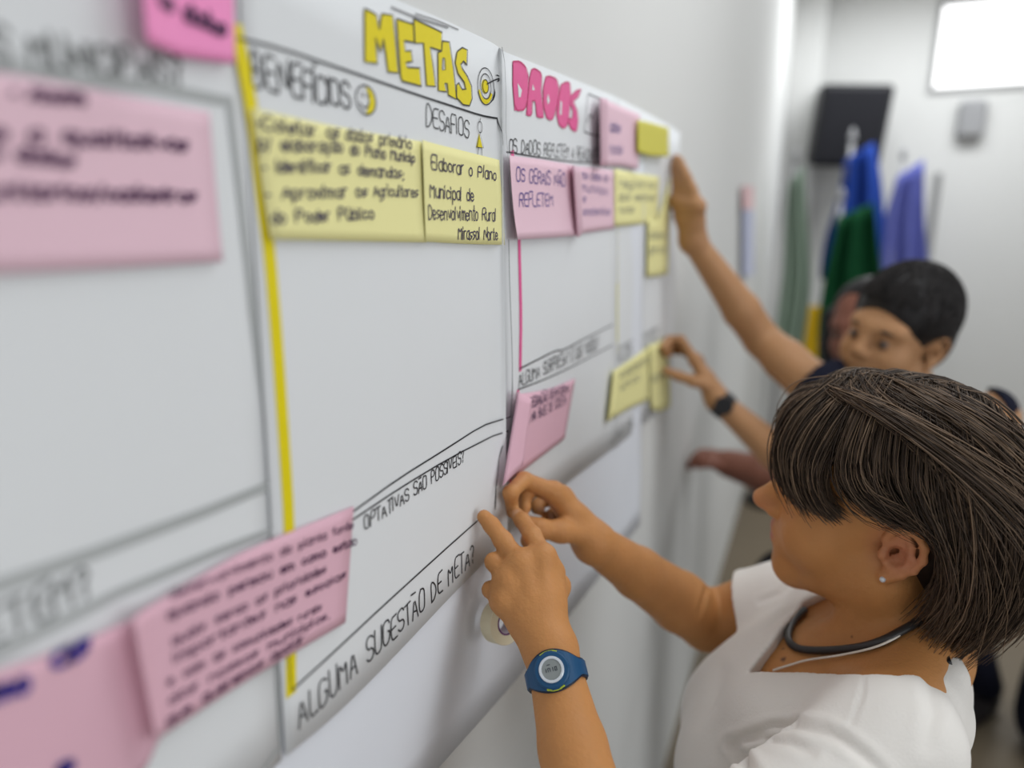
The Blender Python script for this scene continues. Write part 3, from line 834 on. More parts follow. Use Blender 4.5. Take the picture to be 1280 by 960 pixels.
def finger(S, pts, rad, k=0.004):
    S.chain([np.asarray(p) for p in pts], rad, k)
def palm(S, wrist, mcps, r_w, r_m, k=0.012, n=None, flat=0.75):
    for m in mcps: S.cone(wrist, m, r_w, r_m, k)
    for a, b in zip(mcps[:-1], mcps[1:]):
        S.cone(a, b, r_m, r_m, k)
        S.cone(np.asarray(wrist) * .45 + np.asarray(a) * .55, np.asarray(wrist) * .45 + np.asarray(b) * .55, r_m * 1.05, r_m * 1.05, k)
def fill(c, rgb):
    return np.tile(np.array(rgb, np.float32), (len(c), 1))
def blot(T, V, c, r, rgb, soft=0.4):
    d = np.linalg.norm(V - np.asarray(c), axis=1)
    w = np.clip((r - d) / (r * soft), 0, 1)[:, None]
    return T * (1 - w) + np.array(rgb) * w

# ------------------------------------------------------------------ the woman at the sheets
def unit(v): v = np.asarray(v, float); return v / np.linalg.norm(v)
SK = (0.50, 0.228, 0.078)
def skin_tone(extra):
    def t(V):
        T = fill(V, SK)
        for c, r, col, sf in extra: T = blot(T, V, c, r, col, sf)
        return T
    return t
woman = empty('person', (0.50, 0.76, 0.0))
tag(woman, 'woman with brown bob and white t-shirt pressing a pink note to the wall', 'person')
WH = Frame(at(1103.8, 637.4, 0.75), turned(1.1, 4.0, -9.2), 1.0)
N0 = WH.o + np.array([0.046, 0.0, -0.145])
LS = at(1112, 928, 0.62); RS = at(992, 754, 0.92)
LW = at(688, 812, 0.655); LE = LW + 0.235 * unit(at(722, 960, 0.600) - LW)
RW = at(742, 678, 0.835); RE = at(884, 776, 0.985)
CH = (LS + RS) / 2 + np.array([-0.01, 0, -0.09])
S = Shape()
S.cone(CH + [0.01, 0, -0.05], CH + [0.08, -0.02, -0.30], 0.10, 0.115, 0.02)
S.ell(CH, (0.098, 0.140, 0.110), 0.05)
S.cone(N0 + [-0.01, -0.02, -0.035], LS, 0.046, 0.042, 0.05)
S.cone(N0 + [-0.02, 0.02, -0.035], RS, 0.046, 0.040, 0.05)
S.cone(N0 + [0.0, 0, -0.01], WH(-0.022, 0, -0.04), 0.053, 0.050, 0.035)
S.cone(N0 + [0, -0.01, 0.015], LS + [0.01, 0.02, 0.008], 0.032, 0.026, 0.05)
notch = N0 + [-0.088, -0.015, -0.032]
S.cone(LS + [-0.015, 0.03, 0.018], notch, 0.010, 0.010, 0.03)                          # collar bone
S.cone(notch, WH(-0.005, 0.052, -0.045), 0.011, 0.015, 0.035)                          # neck tendon
head(S, WH)
S.cone(WH(.108, 0, .000), WH(.1205, 0, -.0125), .0085, .0092, .008); S.ell(WH(.1195, 0, -.0150), (.0098, .0100, .0088), .006)
S.chain([LS, LS * .45 + LE * .55, LE], [0.045, 0.041, 0.036], 0.006)
S.chain([LE, LE * .72 + LW * .28, LE * .35 + LW * .65, LW], [0.036, 0.0375, 0.0295, 0.0225], 0.006)
S.chain([RS, RS * .45 + RE * .55, RE], [0.045, 0.043, 0.040], 0.008)
S.chain([RE, RE * .72 + RW * .28, RE * .35 + RW * .65, RW], [0.040, 0.0395, 0.0320, 0.0235], 0.008)
# left hand: back of the hand to the room, two fingers stretched to the paper
lm = [at(679, 696, .692), at(652, 706, .688), at(635, 726, .685), at(629, 751, .680)]
palm(S, LW, lm, 0.0180, 0.0105, 0.014)
S.cone(at(688, 775, .668), at(693, 716, .694), 0.0120, 0.011, 0.012)
for q in lm: S.ell(q + (CAM - q) * 0.011, (.0085, .0085, .0085), 0.008)                # knuckles
for q in lm:                                                                            # tendons on the back of the hand
    a_ = q + (CAM - q) * 0.0095; w_ = LW * .85 + q * .15; S.cone(a_, w_ + unit(CAM - w_) * 0.0155, .0034, .0030, .010)
for q in (at(665, 669, .716), at(629, 676, .712)): S.ell(q + unit(CAM - q) * .0035, (.0088, .0088, .0080), .006)
finger(S, [lm[0], at(665, 669, .716), at(653, 651, .742), at(646, 643, .756)], [.0102, .0092, .0082, .0074])
finger(S, [lm[1], at(629, 676, .708), on_wall(614, 656, .0205), on_wall(605, 646, .0150)], [.0102, .0092, .0082, .0072])
finger(S, [lm[2], at(617, 702, .700), at(626, 708, .728), at(640, 722, .732)], [.0100, .0086, .0080, .0072])
finger(S, [lm[3], at(613, 737, .694), at(621, 744, .720), at(636, 754, .722)], [.0092, .0080, .0072, .0066])
finger(S, [at(691, 766, .674), at(698, 733, .705), at(682, 702, .748), at(660, 676, .775)], [.0110, .0110, .0100, .0085], 0.008)
# right hand: pinching the edge of the note
rm = [at(692, 615, .812), at(701, 622, .832), at(708, 634, .848), at(715, 648, .858)]
palm(S, RW, rm, 0.0178, 0.0100, 0.014)
finger(S, [rm[0], at(655, 600, .796), on_wall(638, 616, .020), on_wall(641, 640, .0165)], [.0108, .0092, .0080, .0070])
finger(S, [rm[1], at(668, 610, .826), at(656, 620, .806), at(656, 634, .796)], [.0104, .0088, .0080, .0072])
finger(S, [rm[2], at(684, 622, .866), at(672, 632, .858), at(675, 645, .836)], [.0100, .0086, .0078, .0070])
finger(S, [rm[3], at(696, 638, .880), at(686, 646, .872), at(689, 655, .852)], [.0092, .0078, .0072, .0064])
finger(S, [at(728, 668, .818), at(700, 664, .800), at(674, 661, .788), at(655, 655, .786)], [.0128, .0116, .0102, .0084], 0.010)
marks = [(WH(.104, 0, -.052), .020, (0.40, 0.13, 0.10), .6), (at(976, 821, .735), .010, (0.14, 0.06, 0.035), .4), (at(645, 641, .748), .0065, (0.60, 0.34, 0.20), .5), (on_wall(604, 644, .021), .0065, (0.60, 0.34, 0.20), .5), (WH(.118, 0, -.018), .022, (0.54, 0.225, 0.110), .8), (WH(-.012, .080, .0), .040, (0.50, 0.20, 0.105), .8)]
body = solid('body', S, 0.0025, M['skin_attr'], woman, skin_tone(marks))

# moles
BV = np.array([v.co[:] for v in body.data.vertices])
_ca = body.data.color_attributes['tone']; _c = np.empty(len(BV) * 4, np.float32); _ca.data.foreach_get('color', _c); _c = _c.reshape(-1, 4)
for x, y, r in ((976, 821, .0034), (978, 806, .0018), (1060, 793, .0014)):
    ry = unit(at(x, y, 1.0) - CAM); t_ = (BV - CAM) @ ry; ds = np.linalg.norm(BV - CAM - t_[:, None] * ry, axis=1)
    i_ = np.where(ds < .004)[0]; q_ = BV[i_[np.argmin(t_[i_])]]
    w_ = np.clip((r - np.linalg.norm(BV - q_, axis=1)) / (r * .35), 0, 1)[:, None]; _c[:, :3] = _c[:, :3] * (1 - w_) + np.array([.12, .05, .03]) * w_
_ca.data.foreach_set('color', _c.ravel())
# t-shirt
T = Shape()
T.cone(CH + [0.01, 0, -0.05], CH + [0.085, -0.02, -0.38], 0.128, 0.150, 0.02)
T.ell(CH, (0.115, 0.158, 0.122), 0.05)
T.ell(CH + [-.075, -.055, -.05], (0.062, 0.060, 0.066), 0.06); T.ell(CH + [-.085, .055, -.05], (0.062, 0.060, 0.066), 0.06)
T.cone(N0 + [0.0, -0.02, -0.040], LS, 0.054, 0.051, 0.05)
T.cone(N0 + [-0.02, 0.02, -0.040], RS, 0.054, 0.049, 0.05)
T.cone(at(975, 905, .715), at(1080, 893, .69), 0.040, 0.040, 0.04); T.cone(at(1080, 893, .69), at(1132, 898, .69), 0.040, 0.040, 0.04)
T.chain([at(1128, 905, .69), at(1152, 890, .69), at(1164, 880, .73)], [.036, .032, .026], 0.02)
lse = LS * .30 + LE * .70; rse = RS * .52 + RE * .48
T.cone(LS, lse, 0.054, 0.060, 0.03); T.cone(RS, rse, 0.052, 0.057, 0.03)
T.bore(lse, lse + 0.2 * unit(LE - LS), 0.12); T.bore(rse, rse + 0.2 * unit(RE - RS), 0.075)
T.cone(LS * .5 + lse * .5, LE, 0.046, 0.050, 0.004, '-'); T.cone(RS * .35 + rse * .65, RE, 0.043, 0.050, 0.004, '-')
def seen(shape, x, y, far_, d0=0.50, d1=1.0):
    """depth at which the solid is met along the line of sight through x, y"""
    t = np.arange(d0, d1, 0.002); v = shape(np.array([at(x, y, a) for a in t]))
    h = np.where(v < 0)[0]
    return t[h[0]] if len(h) else far_
nd = seen(T, 1164, 856, .66)
T.chain([at(1166, 872, nd + .035), at(1184, 846, nd + .060), at(1180, 812, nd + .100), at(1164, 788, nd + .125)], [.024, .016, .014, .014], 0.012)
edge = [(935, 840, .735), (968, 800, .77), (1004, 752, .83)]
near_edge = [(1164, 843, .66), (1120, 844, .66), (1080, 843, .665), (1040, 840, .68), (1000, 839, .69), (965, 839, .70)]
pr = [at(x, y, seen(T, x, y, f_)) for x, y, f_ in edge] + [at(1080, 745, .86), at(1140, 765, .82), at(1163, 790, nd + .10), at(1164, 820, nd + .05)] + [at(x, y, seen(T, x, y, f_)) for x, y, f_ in near_edge]

T.prism(pr, (-0.25, -0.45, 0.85), 0.12, 0.003)
HIP = CH + np.array([0.085, -0.02, -0.35])
T.plane(HIP, (0, 0, -1))
shirt = solid('t_shirt', T, 0.003, M['cotton'], woman)
def crease(o, pxs, depth, width, near):
    """press a fold along a line across the cloth (the line is given on the side that faces the room)"""
    me = o.data; n = len(me.vertices)
    co = np.empty(n * 3, np.float32); me.vertices.foreach_get('co', co); co = co.reshape(-1, 3)
    no = np.empty(n * 3, np.float32); me.vertex_normals.foreach_get('vector', no); no = no.reshape(-1, 3)
    v = co - CAM; dp = v @ FWD; X = 640 + FPX * (v @ RGT) / dp; Y = 480 - FPX * (v @ UPV) / dp
    p = np.stack([X, Y], 1); best = np.full(n, 1e9); tt = np.zeros(n); L = len(pxs) - 1
    for i in range(L):
        a, b = np.array(pxs[i], float), np.array(pxs[i+1], float); ab = b - a
        h = np.clip(((p - a) @ ab) / (ab @ ab), 0, 1); dd = np.linalg.norm(p - a - h[:, None] * ab, axis=1)
        tt = np.where(dd < best, (i + h) / L, tt); best = np.minimum(best, dd)
    face = ((no * -v).sum(1) > 0) & (dp < near)
    amp = np.sin(np.pi * np.clip(tt * .9 + .05, 0, 1)) ** .5
    x = best * dp / FPX / width
    off = (-depth * np.exp(-x * x) + .35 * depth * np.exp(-(x - 2.2) ** 2)) * amp * face
    co += no * off[:, None]
    me.vertices.foreach_set('co', co.ravel()); me.update()
for pl, dp_, wd in (([(912, 930), (935, 918), (965, 909), (1000, 906), (1030, 912), (1055, 925), (1080, 945), (1102, 966)], .0050, .0042),
                    ([(914, 928), (926, 946), (944, 968)], .0070, .0045), ([(918, 926), (950, 922), (985, 926), (1014, 940)], .0040, .0040),
                    ([(1080, 846), (1077, 870), (1064, 906)], .0016, .0022), ([(1004, 738), (984, 762), (952, 790)], .0030, .0040), ([(996, 722), (975, 742), (950, 752)], .0022, .0035),
                    ([(905, 840), (890, 880), (870, 905)], .0030, .006), ([(1160, 850), (1168, 890), (1160, 930)], .0030, .006)):
    crease(shirt, pl, dp_, wd, .96)
crease(body, [(884, 732), (880, 748), (873, 770)], .0030, .0030, 1.05)
# trousers and shoes
P = Shape()
P.ell(HIP, (0.125, 0.165, 0.12))
for sy in (-1, 1):
    P.chain([HIP + [0, sy * .085, -.04], (HIP[0] - .02, HIP[1] + sy * .09, 0.45), (HIP[0] + .03, HIP[1] + sy * .09, 0.09)], [0.088, 0.062, 0.060], 0.03)
P.plane(HIP + [0, 0, .06], (0, 0, 1)); P.plane((0.44, 0.67, 0.05), (0, 0, -1))
solid('trousers', P, 0.009, M['navy'], woman)
def shoe(parent, x, y, dx, dy, mat):
    d = unit((dx, dy, 0)); a = np.array([x, y, 0.045])
    Q = Shape(); Q.chain([a - d * .05, a + d * .06, a + d * .15], [0.042, 0.040, 0.034], 0.02); Q.cone(a, a + [0, 0, .05], .045, .045, .02)
    Q.plane((x, y, 0.0), (0, 0, -1)); solid('shoe', Q, 0.007, mat, parent)
for sy in (-1, 1): shoe(woman, HIP[0] + .03, HIP[1] + sy * .09, -1, 0, M['shoe'])

# hair: a cap and several thousand strands
HC = Shape(); k = WH.s
HC.ell(WH(-.010, 0, .050), np.array((.100, .079, .095)) * k, 0.01, '+', WH.R)
HC.ell(WH(-.065, 0, -.020), np.array((.055, .064, .080)) * k, 0.04, '+', WH.R)
HC.ell(WH(.095, 0, -.020), np.array((.105, .110, .105)) * k, 0.01, '-', WH.R)
HC.ell(WH(-.002, .085, -.012), np.array((.040, .030, .052)) * k, 0.01, '-', WH.R)
HC.ell(WH(-.002, -.085, -.012), np.array((.040, .030, .052)) * k, 0.01, '-', WH.R)
hr = np.random.default_rng(4)
hair = solid('hair', HC, 0.004, M['hair_brown'], woman, lambda V: fill(V, (0.020, 0.012, 0.009)))
GA = [  # side-swept fringe and locks over the temple, front to back: control points from root to tip
 [(.078,-.005,.128),(.106,.006,.106),(.116,.016,.078),(.115,.024,.054),(.109,.032,.036),(.100,.038,.022)],
 [(.060,.000,.140),(.092,.035,.116),(.105,.052,.082),(.101,.062,.056),(.090,.066,.034),(.074,.068,.018)],
 [(.040,.002,.148),(.062,.053,.122),(.076,.078,.086),(.074,.083,.060),(.062,.080,.038),(.044,.078,.024)]]
GC = [  # locks swept over the ear and hanging behind it
 [(.034,.000,.149),(.052,.053,.126),(.060,.080,.090),(.050,.087,.064),(.026,.088,.044),(-.010,.090,.040)],
 [(.020,.002,.150),(.034,.058,.128),(.036,.088,.090),(.018,.094,.062),(-.018,.092,.046),(-.046,.090,.012)],
 [(.000,.002,.150),(.004,.060,.130),(.000,.094,.084),(-.026,.098,.046),(-.050,.092,-.004),(-.048,.078,-.070)],
 [(-.030,.002,.148),(-.036,.056,.126),(-.050,.094,.074),(-.062,.098,.020),(-.066,.092,-.040),(-.052,.080,-.100)],
 [(-.060,.002,.138),(-.078,.050,.110),(-.098,.084,.058),(-.106,.086,.0),(-.100,.080,-.056),(-.080,.068,-.112)],
 [(-.085,.002,.118),(-.112,.034,.084),(-.132,.054,.030),(-.134,.054,-.028),(-.120,.048,-.080),(-.098,.038,-.120)],
 [(-.092,.0,.110),(-.124,.010,.070),(-.142,.012,.015),(-.140,.012,-.040),(-.126,.010,-.088),(-.104,.008,-.122)]]
GB = [  # swept-back upper layer
 [(.074,-.004,.130),(.070,.022,.138),(.036,.050,.136),(-.020,.070,.114),(-.078,.076,.074),(-.120,.062,.020)],
 [(.050,.002,.144),(.042,.040,.138),(.004,.066,.124),(-.050,.080,.094),(-.098,.074,.050),(-.126,.054,-.010)],
 [(.020,.000,.150),(-.010,.030,.148),(-.056,.048,.128),(-.098,.056,.088),(-.128,.048,.040),(-.140,.036,-.020)],
 [(-.030,.000,.148),(-.060,.018,.138),(-.096,.026,.110),(-.128,.026,.068),(-.144,.022,.015),(-.144,.016,-.040)]]
GD = [GB[1], [tuple(.5 * (a + b) for a, b in zip(p, q)) for p, q in zip(GB[1], GC[3])], GC[3]]   # locks between the two layers
def strands(mb, cols, G, count, side, spread, rad, rs):
    G = np.array(G)
    for _ in range(count):
        u = rs.random() * (len(G) - 1); i = int(u); t = u - i
        c = G[i] * (1 - t) + G[i+1] * t
        lay = rs.random() ** 1.5
        c = c.copy()
        ctr = np.array([-.012, 0, .040])
        c = ctr + (c - ctr) * (1.0 - 0.10 * lay)
        j = rs.normal(0, 1, 3) * spread; j2 = rs.normal(0, 1, 3) * spread
        w = np.linspace(0, 1, len(c))[:, None]
        c = c + rs.normal(0, 1, 3) * (.0055, .0045, .0015) * (1 - w * .6) + j * w * .7 + j2 * w * w * .8
        ln = 1.0 - 0.22 * rs.random() ** 2
        c[:, 1] *= side
        n = 13; P = []
        for a in np.linspace(0, (len(c) - 1) * ln, n):
            q = min(int(a), len(c) - 2); f = a - q
            p0 = c[max(q-1, 0)]; p1 = c[q]; p2 = c[q+1]; p3 = c[min(q+2, len(c)-1)]
            P.append(WH(*(0.5 * (2*p1 + (p2-p0)*f + (2*p0-5*p1+4*p2-p3)*f*f + (3*p1-p0-3*p2+p3)*f**3))))
        if side > 0:                                           # locks are tucked behind the ear
            Q = (np.array(P) - WH.o) @ WH.R
            if ((Q[:, 0] > -.036) & (Q[:, 0] < .012) & (Q[:, 2] < .030) & (Q[:, 2] > -.045) & (Q[:, 1] > .05)).any(): continue
        r = rad * (0.7 + 0.6 * rs.random())
        m0 = len(mb.v)
        mb.tube(P, [r * (1.0 if a < n * .6 else 1.0 - 0.8 * (a - n * .6) / (n * .4)) for a in range(n)], 3, False)
        g = rs.random() ** 2.2
        base = np.array([0.034, 0.021, 0.014]) * (1 - g) + np.array([0.21, 0.14, 0.09]) * g
        cols.append((len(mb.v) - m0, base))
def strand_mesh(name, parent, jobs, mat, seed):
    rs = np.random.default_rng(seed); b = MB(); cols = []
    for G, n, side, spread, rad in jobs: strands(b, cols, G, n, side, spread, rad, rs)
    o = b.build(name, mat, parent, True)
    a = o.data.color_attributes.new('tone', 'FLOAT_COLOR', 'POINT')
    C = np.concatenate([np.tile(np.append(c, 1.0), (n, 1)) for n, c in cols]).astype(np.float32)
    a.data.foreach_set('color', C.ravel()); return o
ho = strand_mesh('hair_strands', hair, [(GA, 900, 1, .005, .0007), (GA, 500, -1, .005, .0008), (GC, 2600, 1, .010, .0006), (GC, 900, -1, .006, .0008), (GB, 900, 1, .018, .0006), (GD, 900, 1, .014, .0006), (GB, 500, -1, .006, .0008)], M['hair_brown'], 11)

# ---- things the woman wears and holds
def ortho(n, hint):
    n = unit(n); u = unit(np.asarray(hint, float) - n * (np.asarray(hint, float) @ n)); return n, u, np.cross(n, u)
# wristwatch: strap loop round the wrist, case, ring, display
wc = LW * 0.90 + LE * 0.10
ax = unit(LW - LE)                                        # up the arm towards the hand
nrm0 = unit(CAM - wc); nrm = unit(nrm0 - ax * (nrm0 @ ax) - 0.10 * RGT)
nrm = unit(nrm - ax * (nrm @ ax)); sid = np.cross(ax, nrm)
if sid @ RGT < 0: sid = -sid
watch = empty('wristwatch', wc)
tag(watch, 'blue rubber wristwatch with round grey display on the woman\'s left wrist', 'watch')
def strap(r0, r1, hw_fn, mat, name, parent, n=64):
    V = []; F = []
    for i in range(n):
        a = 2 * math.pi * i / n
        d = nrm * math.cos(a) + sid * math.sin(a); h = hw_fn(a)
        for r, s in ((r0, -1), (r1, -1), (r1, 1), (r0, 1)): V.append(wc + d * r + ax * s * h)
    for i in range(n):
        j = (i + 1) % n
        for k in range(4): F.append((i*4+k, i*4+(k+1) % 4, j*4+(k+1) % 4, j*4+k))
    o = mesh_obj(name, V, F, mat, parent, False); bevelled(o, 0.0006, 2); return o
RWR = 0.0252
def hw(a):
    a = abs((a + math.pi) % (2 * math.pi) - math.pi)
    return 0.0068 + 0.0098 * max(0.0, math.cos(min(a, 1.05) * 1.5)) ** 1.1
strap(RWR, RWR + 0.0034, hw, M['watch_blue'], 'strap', watch)
strap(RWR - 0.0004, RWR + 0.0022, lambda a: hw(a) + 0.0017, M['watch_navy'], 'strap_edge', watch)
def disc(c, n, r, h, mat, name, parent, seg=40, inner=None):
    n, u, v = ortho(n, ax); V = []; F = []
    prof = [(r, 0), (r, h * .75), (r - h * .25, h)] if inner is None else [(r, 0), (r, h * .7), (r - h * .3, h), (inner + h * .2, h), (inner, h * .6), (inner, 0)]
    m = len(prof)
    for i in range(seg):
        a = 2 * math.pi * i / seg
        for pr, ph in prof: V.append(c + (u * math.cos(a) + v * math.sin(a)) * pr + n * ph)
    for i in range(seg):
        j = (i + 1) % seg
        for k in range(m - 1): F.append((i*m+k, j*m+k, j*m+k+1, i*m+k+1))
    if inner is None: F.append(tuple(i*m+m-1 for i in range(seg)))
    return mesh_obj(name, V, F, mat, parent, False)
wtop = wc + nrm * (RWR + 0.0008)
cs = disc(wtop, nrm, 0.0158, 0.0048, M['watch_blue'], 'watch_case', watch)
disc(wtop + nrm * .0046, nrm, 0.0112, 0.0014, M['silver'], 'bezel', watch, inner=0.0088)
dsp = disc(wtop + nrm * .0045, nrm, 0.0090, 0.0008, M['lcd'], 'display', watch)
db = MB()
_, du, dv = ortho(nrm, ax)
dvr = dv if dv @ RGT > 0 else -dv
for gx, gy, w, h in ((-.0048, .000, .0006, .0034), (-.0030, .000, .0006, .0034), (-.0012, .000, .0006, .0034), (.0014, .000, .0006, .0034), (.0032, .000, .0006, .0034), (.0048, .000, .0006, .0034), (.0040, .0014, .0014, .0005), (.0040, -.0016, .0014, .0005), (-.0021, .0014, .0014, .0005), (-.002, .0042, .0030, .0006)):
    c = wtop + nrm * .0055 + dvr * gx + du * gy
    q = [c + dvr * sx * w / 2 + du * sy * h / 2 for sx, sy in ((-1, -1), (1, -1), (1, 1), (-1, 1))]
    db.add(q, [(0, 1, 2, 3)])
db.build('digits', M['watch_navy'], dsp)
lb = MB()
for s in (1, -1):
    arc = [wtop + nrm * .0012 + (du * s * math.cos(a) + dvr * math.sin(a)) * 0.0160 for a in np.linspace(-0.5, 0.5, 12)]
    lb2 = MB(); lb2.tube(arc, 0.0012, 6); lb2.build('lime_edge', M['lime'], watch)

# roll of masking tape hanging from the curled fingers
tc = at(627, 777, .735)
tax = unit(RGT * 0.66 - FWD * 0.74 + UPV * 0.10)
tape = empty('masking_tape_roll', tc)
tag(tape, 'small cream masking tape roll hooked behind the woman\'s left hand', 'tape')
def ringsolid(c, n, r0, r1, hw_, mat, name, parent, seg=48):
    n, u, v = ortho(n, (0, 0, 1)); V = []; F = []
    prof = [(r0, -hw_), (r1 - .0006, -hw_), (r1, -hw_ + .0006), (r1, hw_ - .0006), (r1 - .0006, hw_), (r0, hw_)]; m = len(prof)
    for i in range(seg):
        a = 2 * math.pi * i / seg
        for pr, ph in prof: V.append(c + (u * math.cos(a) + v * math.sin(a)) * pr + n * ph)
    for i in range(seg):
        j = (i + 1) % seg
        for k in range(m): F.append((i*m+k, j*m+k, j*m+(k+1) % m, i*m+(k+1) % m))
    return mesh_obj(name, V, F, mat, parent, False)
ringsolid(tc, tax, 0.0125, 0.0225, 0.0085, M['tape'], 'tape_winding', tape)
core = ringsolid(tc, tax, 0.0108, 0.0126, 0.0086, M['tape_core'], 'core', tape)
ringsolid(tc + tax * .0086, tax, 0.0108, 0.0124, 0.0002, M['tape_print'], 'printed_edge', core)
# torn strip of white paper between the right hand's fingers
sc_ = empty('paper_scrap', at(666, 646, .80))
tag(sc_, 'torn scrap of white backing paper pinched in the woman\'s right hand', 'paper scrap')
q = [at(655, 641, .800), at(661, 641, .802), at(663, 638, .803), at(666, 642, .804), at(671, 643, .806), at(677, 645, .808), at(676, 652, .808), at(655, 650, .802)]
o = mesh_obj('paper', q, [tuple(range(8))], M['paper'], sc_); m = o.modifiers.new('thickness', 'SOLIDIFY'); m.thickness = .0004

# necklaces: follow the skin of the neck
def on_body(V, pts, off):
    out = []
    for p in pts:
        r = unit(np.asarray(p) - CAM)
        W = V - CAM; t = W @ r
        dist = np.linalg.norm(W - t[:, None] * r, axis=1)
        c = np.where(dist < 0.005)[0]
        c = c[t[c] > 0.3]
        if len(c) == 0: out.append(np.asarray(p)); continue
        i = c[np.argmin(t[c])]
        out.append(CAM + r * (t[i] - off))
    return out
BV = np.array([v.co[:] for v in body.data.vertices])
def smoothline(pts, n=40):
    p = np.array(pts, float); out = []
    for a in np.linspace(0, len(p) - 1, n):
        i = min(int(a), len(p) - 2); f = a - i
        p0, p1, p2, p3 = p[max(i-1, 0)], p[i], p[i+1], p[min(i+2, len(p)-1)]
        out.append(0.5 * (2*p1 + (p2-p0)*f + (2*p0-5*p1+4*p2-p3)*f*f + (3*p1-p0-3*p2+p3)*f**3))
    return out
neck = empty('cord_necklace', N0)
tag(neck, 'thick dark braided cord necklace around the woman\'s neck', 'necklace')
np_ = [(1006, 762), (992, 776), (985, 792), (988, 804), (1000, 811), (1022, 813), (1050, 812), (1080, 808), (1105, 800), (1128, 788), (1150, 776)]
b = MB(); b.tube(smoothline(on_body(BV, [at(x, y, .75) for x, y in np_], .003), 60), 0.0042, 8); b.build('cord', M['cord'], neck, True)
n2 = empty('string_necklace', N0)
tag(n2, 'thin white string hanging below the woman\'s dark cord necklace', 'necklace')
np2 = [(966, 838), (985, 832), (1010, 825), (1050, 819), (1090, 810), (1118, 798), (1138, 784)]
b = MB(); b.tube(smoothline(on_body(BV, [at(x, y, .75) for x, y in np2], .0015), 50), 0.0012, 6); b.build('string', M['white_cord'], n2, True)
er = empty('stud_earring', WH(-.001, .078, -.031))
tag(er, 'small pale stud earring in the woman\'s left ear lobe', 'earring')
b = MB(); c = WH(-.001, .081, -.031); 
bm = bmesh.new(); bmesh.ops.create_uvsphere(bm, u_segments=12, v_segments=8, radius=.003)
me = bpy.data.meshes.new('stud'); bm.to_mesh(me); bm.free(); o = link('stud', me, M['silver']); o.parent = er; o.location = Vector(c) - Vector(er.location)
# strap of a top seen inside the back collar
b = MB(); b.tube(smoothline([at(x, y, seen(T, x, y, nd + .09) - .001) for x, y in ((1167, 812), (1174, 813), (1182, 820), (1186, 830))], 14), 0.0032, 6); b.build('bra_strap', M['black'], woman, True)

# ------------------------------------------------------------------ the other people at the wall
def dark_tone(rgb):
    return lambda V: fill(V, rgb)
def eyes(H, parent, part=True):
    for sd in (1, -1):
        c = H(.0845, sd * .031, .005)
        for nm, r, off, mt in (('eyeball', .0122, 0, 'eye_white_shaded'), ('iris', .0062, .0085, 'iris')):
            bm = bmesh.new(); bmesh.ops.create_uvsphere(bm, u_segments=14, v_segments=10, radius=r * H.s)
            me = bpy.data.meshes.new(nm); bm.to_mesh(me); bm.free()
            me.polygons.foreach_set('use_smooth', [True] * len(me.polygons))
            o = link(nm, me, M[mt]); o.parent = parent; o.location = Vector(c + H.R @ np.array([off, 0, 0]) * H.s) - Vector(parent.location)
        b = MB(); b.tube([H(.096, sd*.014, .024), H(.098, sd*.028, .030), H(.088, sd*.046, .026)], [.003, .0042, .002], 6); b.build('eyebrow', M['hair_black'], parent, True)

# ---- B: short black hair, sleeveless navy top, one arm raised
BH = Frame(at(1119, 424, 1.40), turned(54, 2, -12), 1.0)
BN = BH.o + np.array([0.045, 0.035, -0.150])
BR, BL = at(1012, 478, 1.42), at(1240, 522, 1.36)
BCH = (BR + BL) / 2 + np.array([0.0, 0.03, -0.11])
man = empty('person', (0.46, 1.60, 0.0))
tag(man, 'person with short black hair in sleeveless navy top, one bare arm raised to the wall', 'person')
S = Shape()
S.ell(BCH, (0.130, 0.105, 0.140), 0.05); S.cone(BCH, BCH + [-0.05, 0.01, -0.28], 0.105, 0.115, 0.04)
S.cone(BN + [0, 0, -.02], BR, .046, .042, .05); S.cone(BN + [0, 0, -.02], BL, .046, .046, .05)
S.cone(BN, BH(-.02, 0, -.04), .058, .056, .03)
head(S, BH)
bre = at(952, 424, 1.50); brw = on_wall(866, 300, 0.060)
S.chain([BR, BR * .5 + bre * .5, bre], [.046, .043, .037], .01); S.chain([bre, bre * .7 + brw * .3, brw], [.037, .038, .0235], .01)
mc = [brw + np.array([-.036 + .016 * i_, -.010 * i_, .078 - .004 * i_]) for i_ in range(4)]
palm(S, brw, mc, .021, .0125, .016)
for i_, m_ in enumerate(mc):
    l = (.92, 1.0, .96, .84)[i_]; lean = -.0035 * i_
    tips = [m_, m_ + [-.004 + lean, .004, .040 * l], m_ + [-.009 + 1.6 * lean, .008, .066 * l], m_ + [-.014 + 2 * lean, .012, .088 * l]]
    finger(S, [np.maximum(t, [.012, -9, -9]) for t in tips], [.0108, .0098, .0088, .0076])
finger(S, [brw + [-.020, .012, .020], brw + [-.034, .026, .045], brw + [-.042, .034, .068], brw + [-.046, .038, .088]], [.014, .012, .010, .008])
ble = at(1000, 592, 1.46); blw = at(897, 500, 1.50)
S.chain([BL, BL * .5 + ble * .5, ble], [.046, .043, .038], .01); S.chain([ble, ble * .7 + blw * .3, blw], [.038, .037, .0235], .01)
mc = [at(867, 448, 1.500) + np.array([0, dy, -.3 * abs(dy)]) for dy in (0, .020, .040, .058)]
palm(S, blw, mc, .020, .0105, .014)
for i_, m_ in enumerate(mc):
    f_ = np.array([0, (0, .020, .040, .058)[i_], -.012 * i_])
    finger(S, [m_, at(851, 424, 1.49) + f_, at(836, 424, 1.50) + f_, on_wall(829, 434, .020) + f_ * .6], [.0105, .0095, .0085, .0075])
finger(S, [at(885, 482, 1.49), at(866, 476, 1.48), at(848, 470, 1.49), on_wall(832, 463, .022)], [.014, .0118, .0104, .0085], .008)
solid('body', S, 0.005, M['skin_attr'], man, dark_tone((0.40, 0.21, 0.10)))
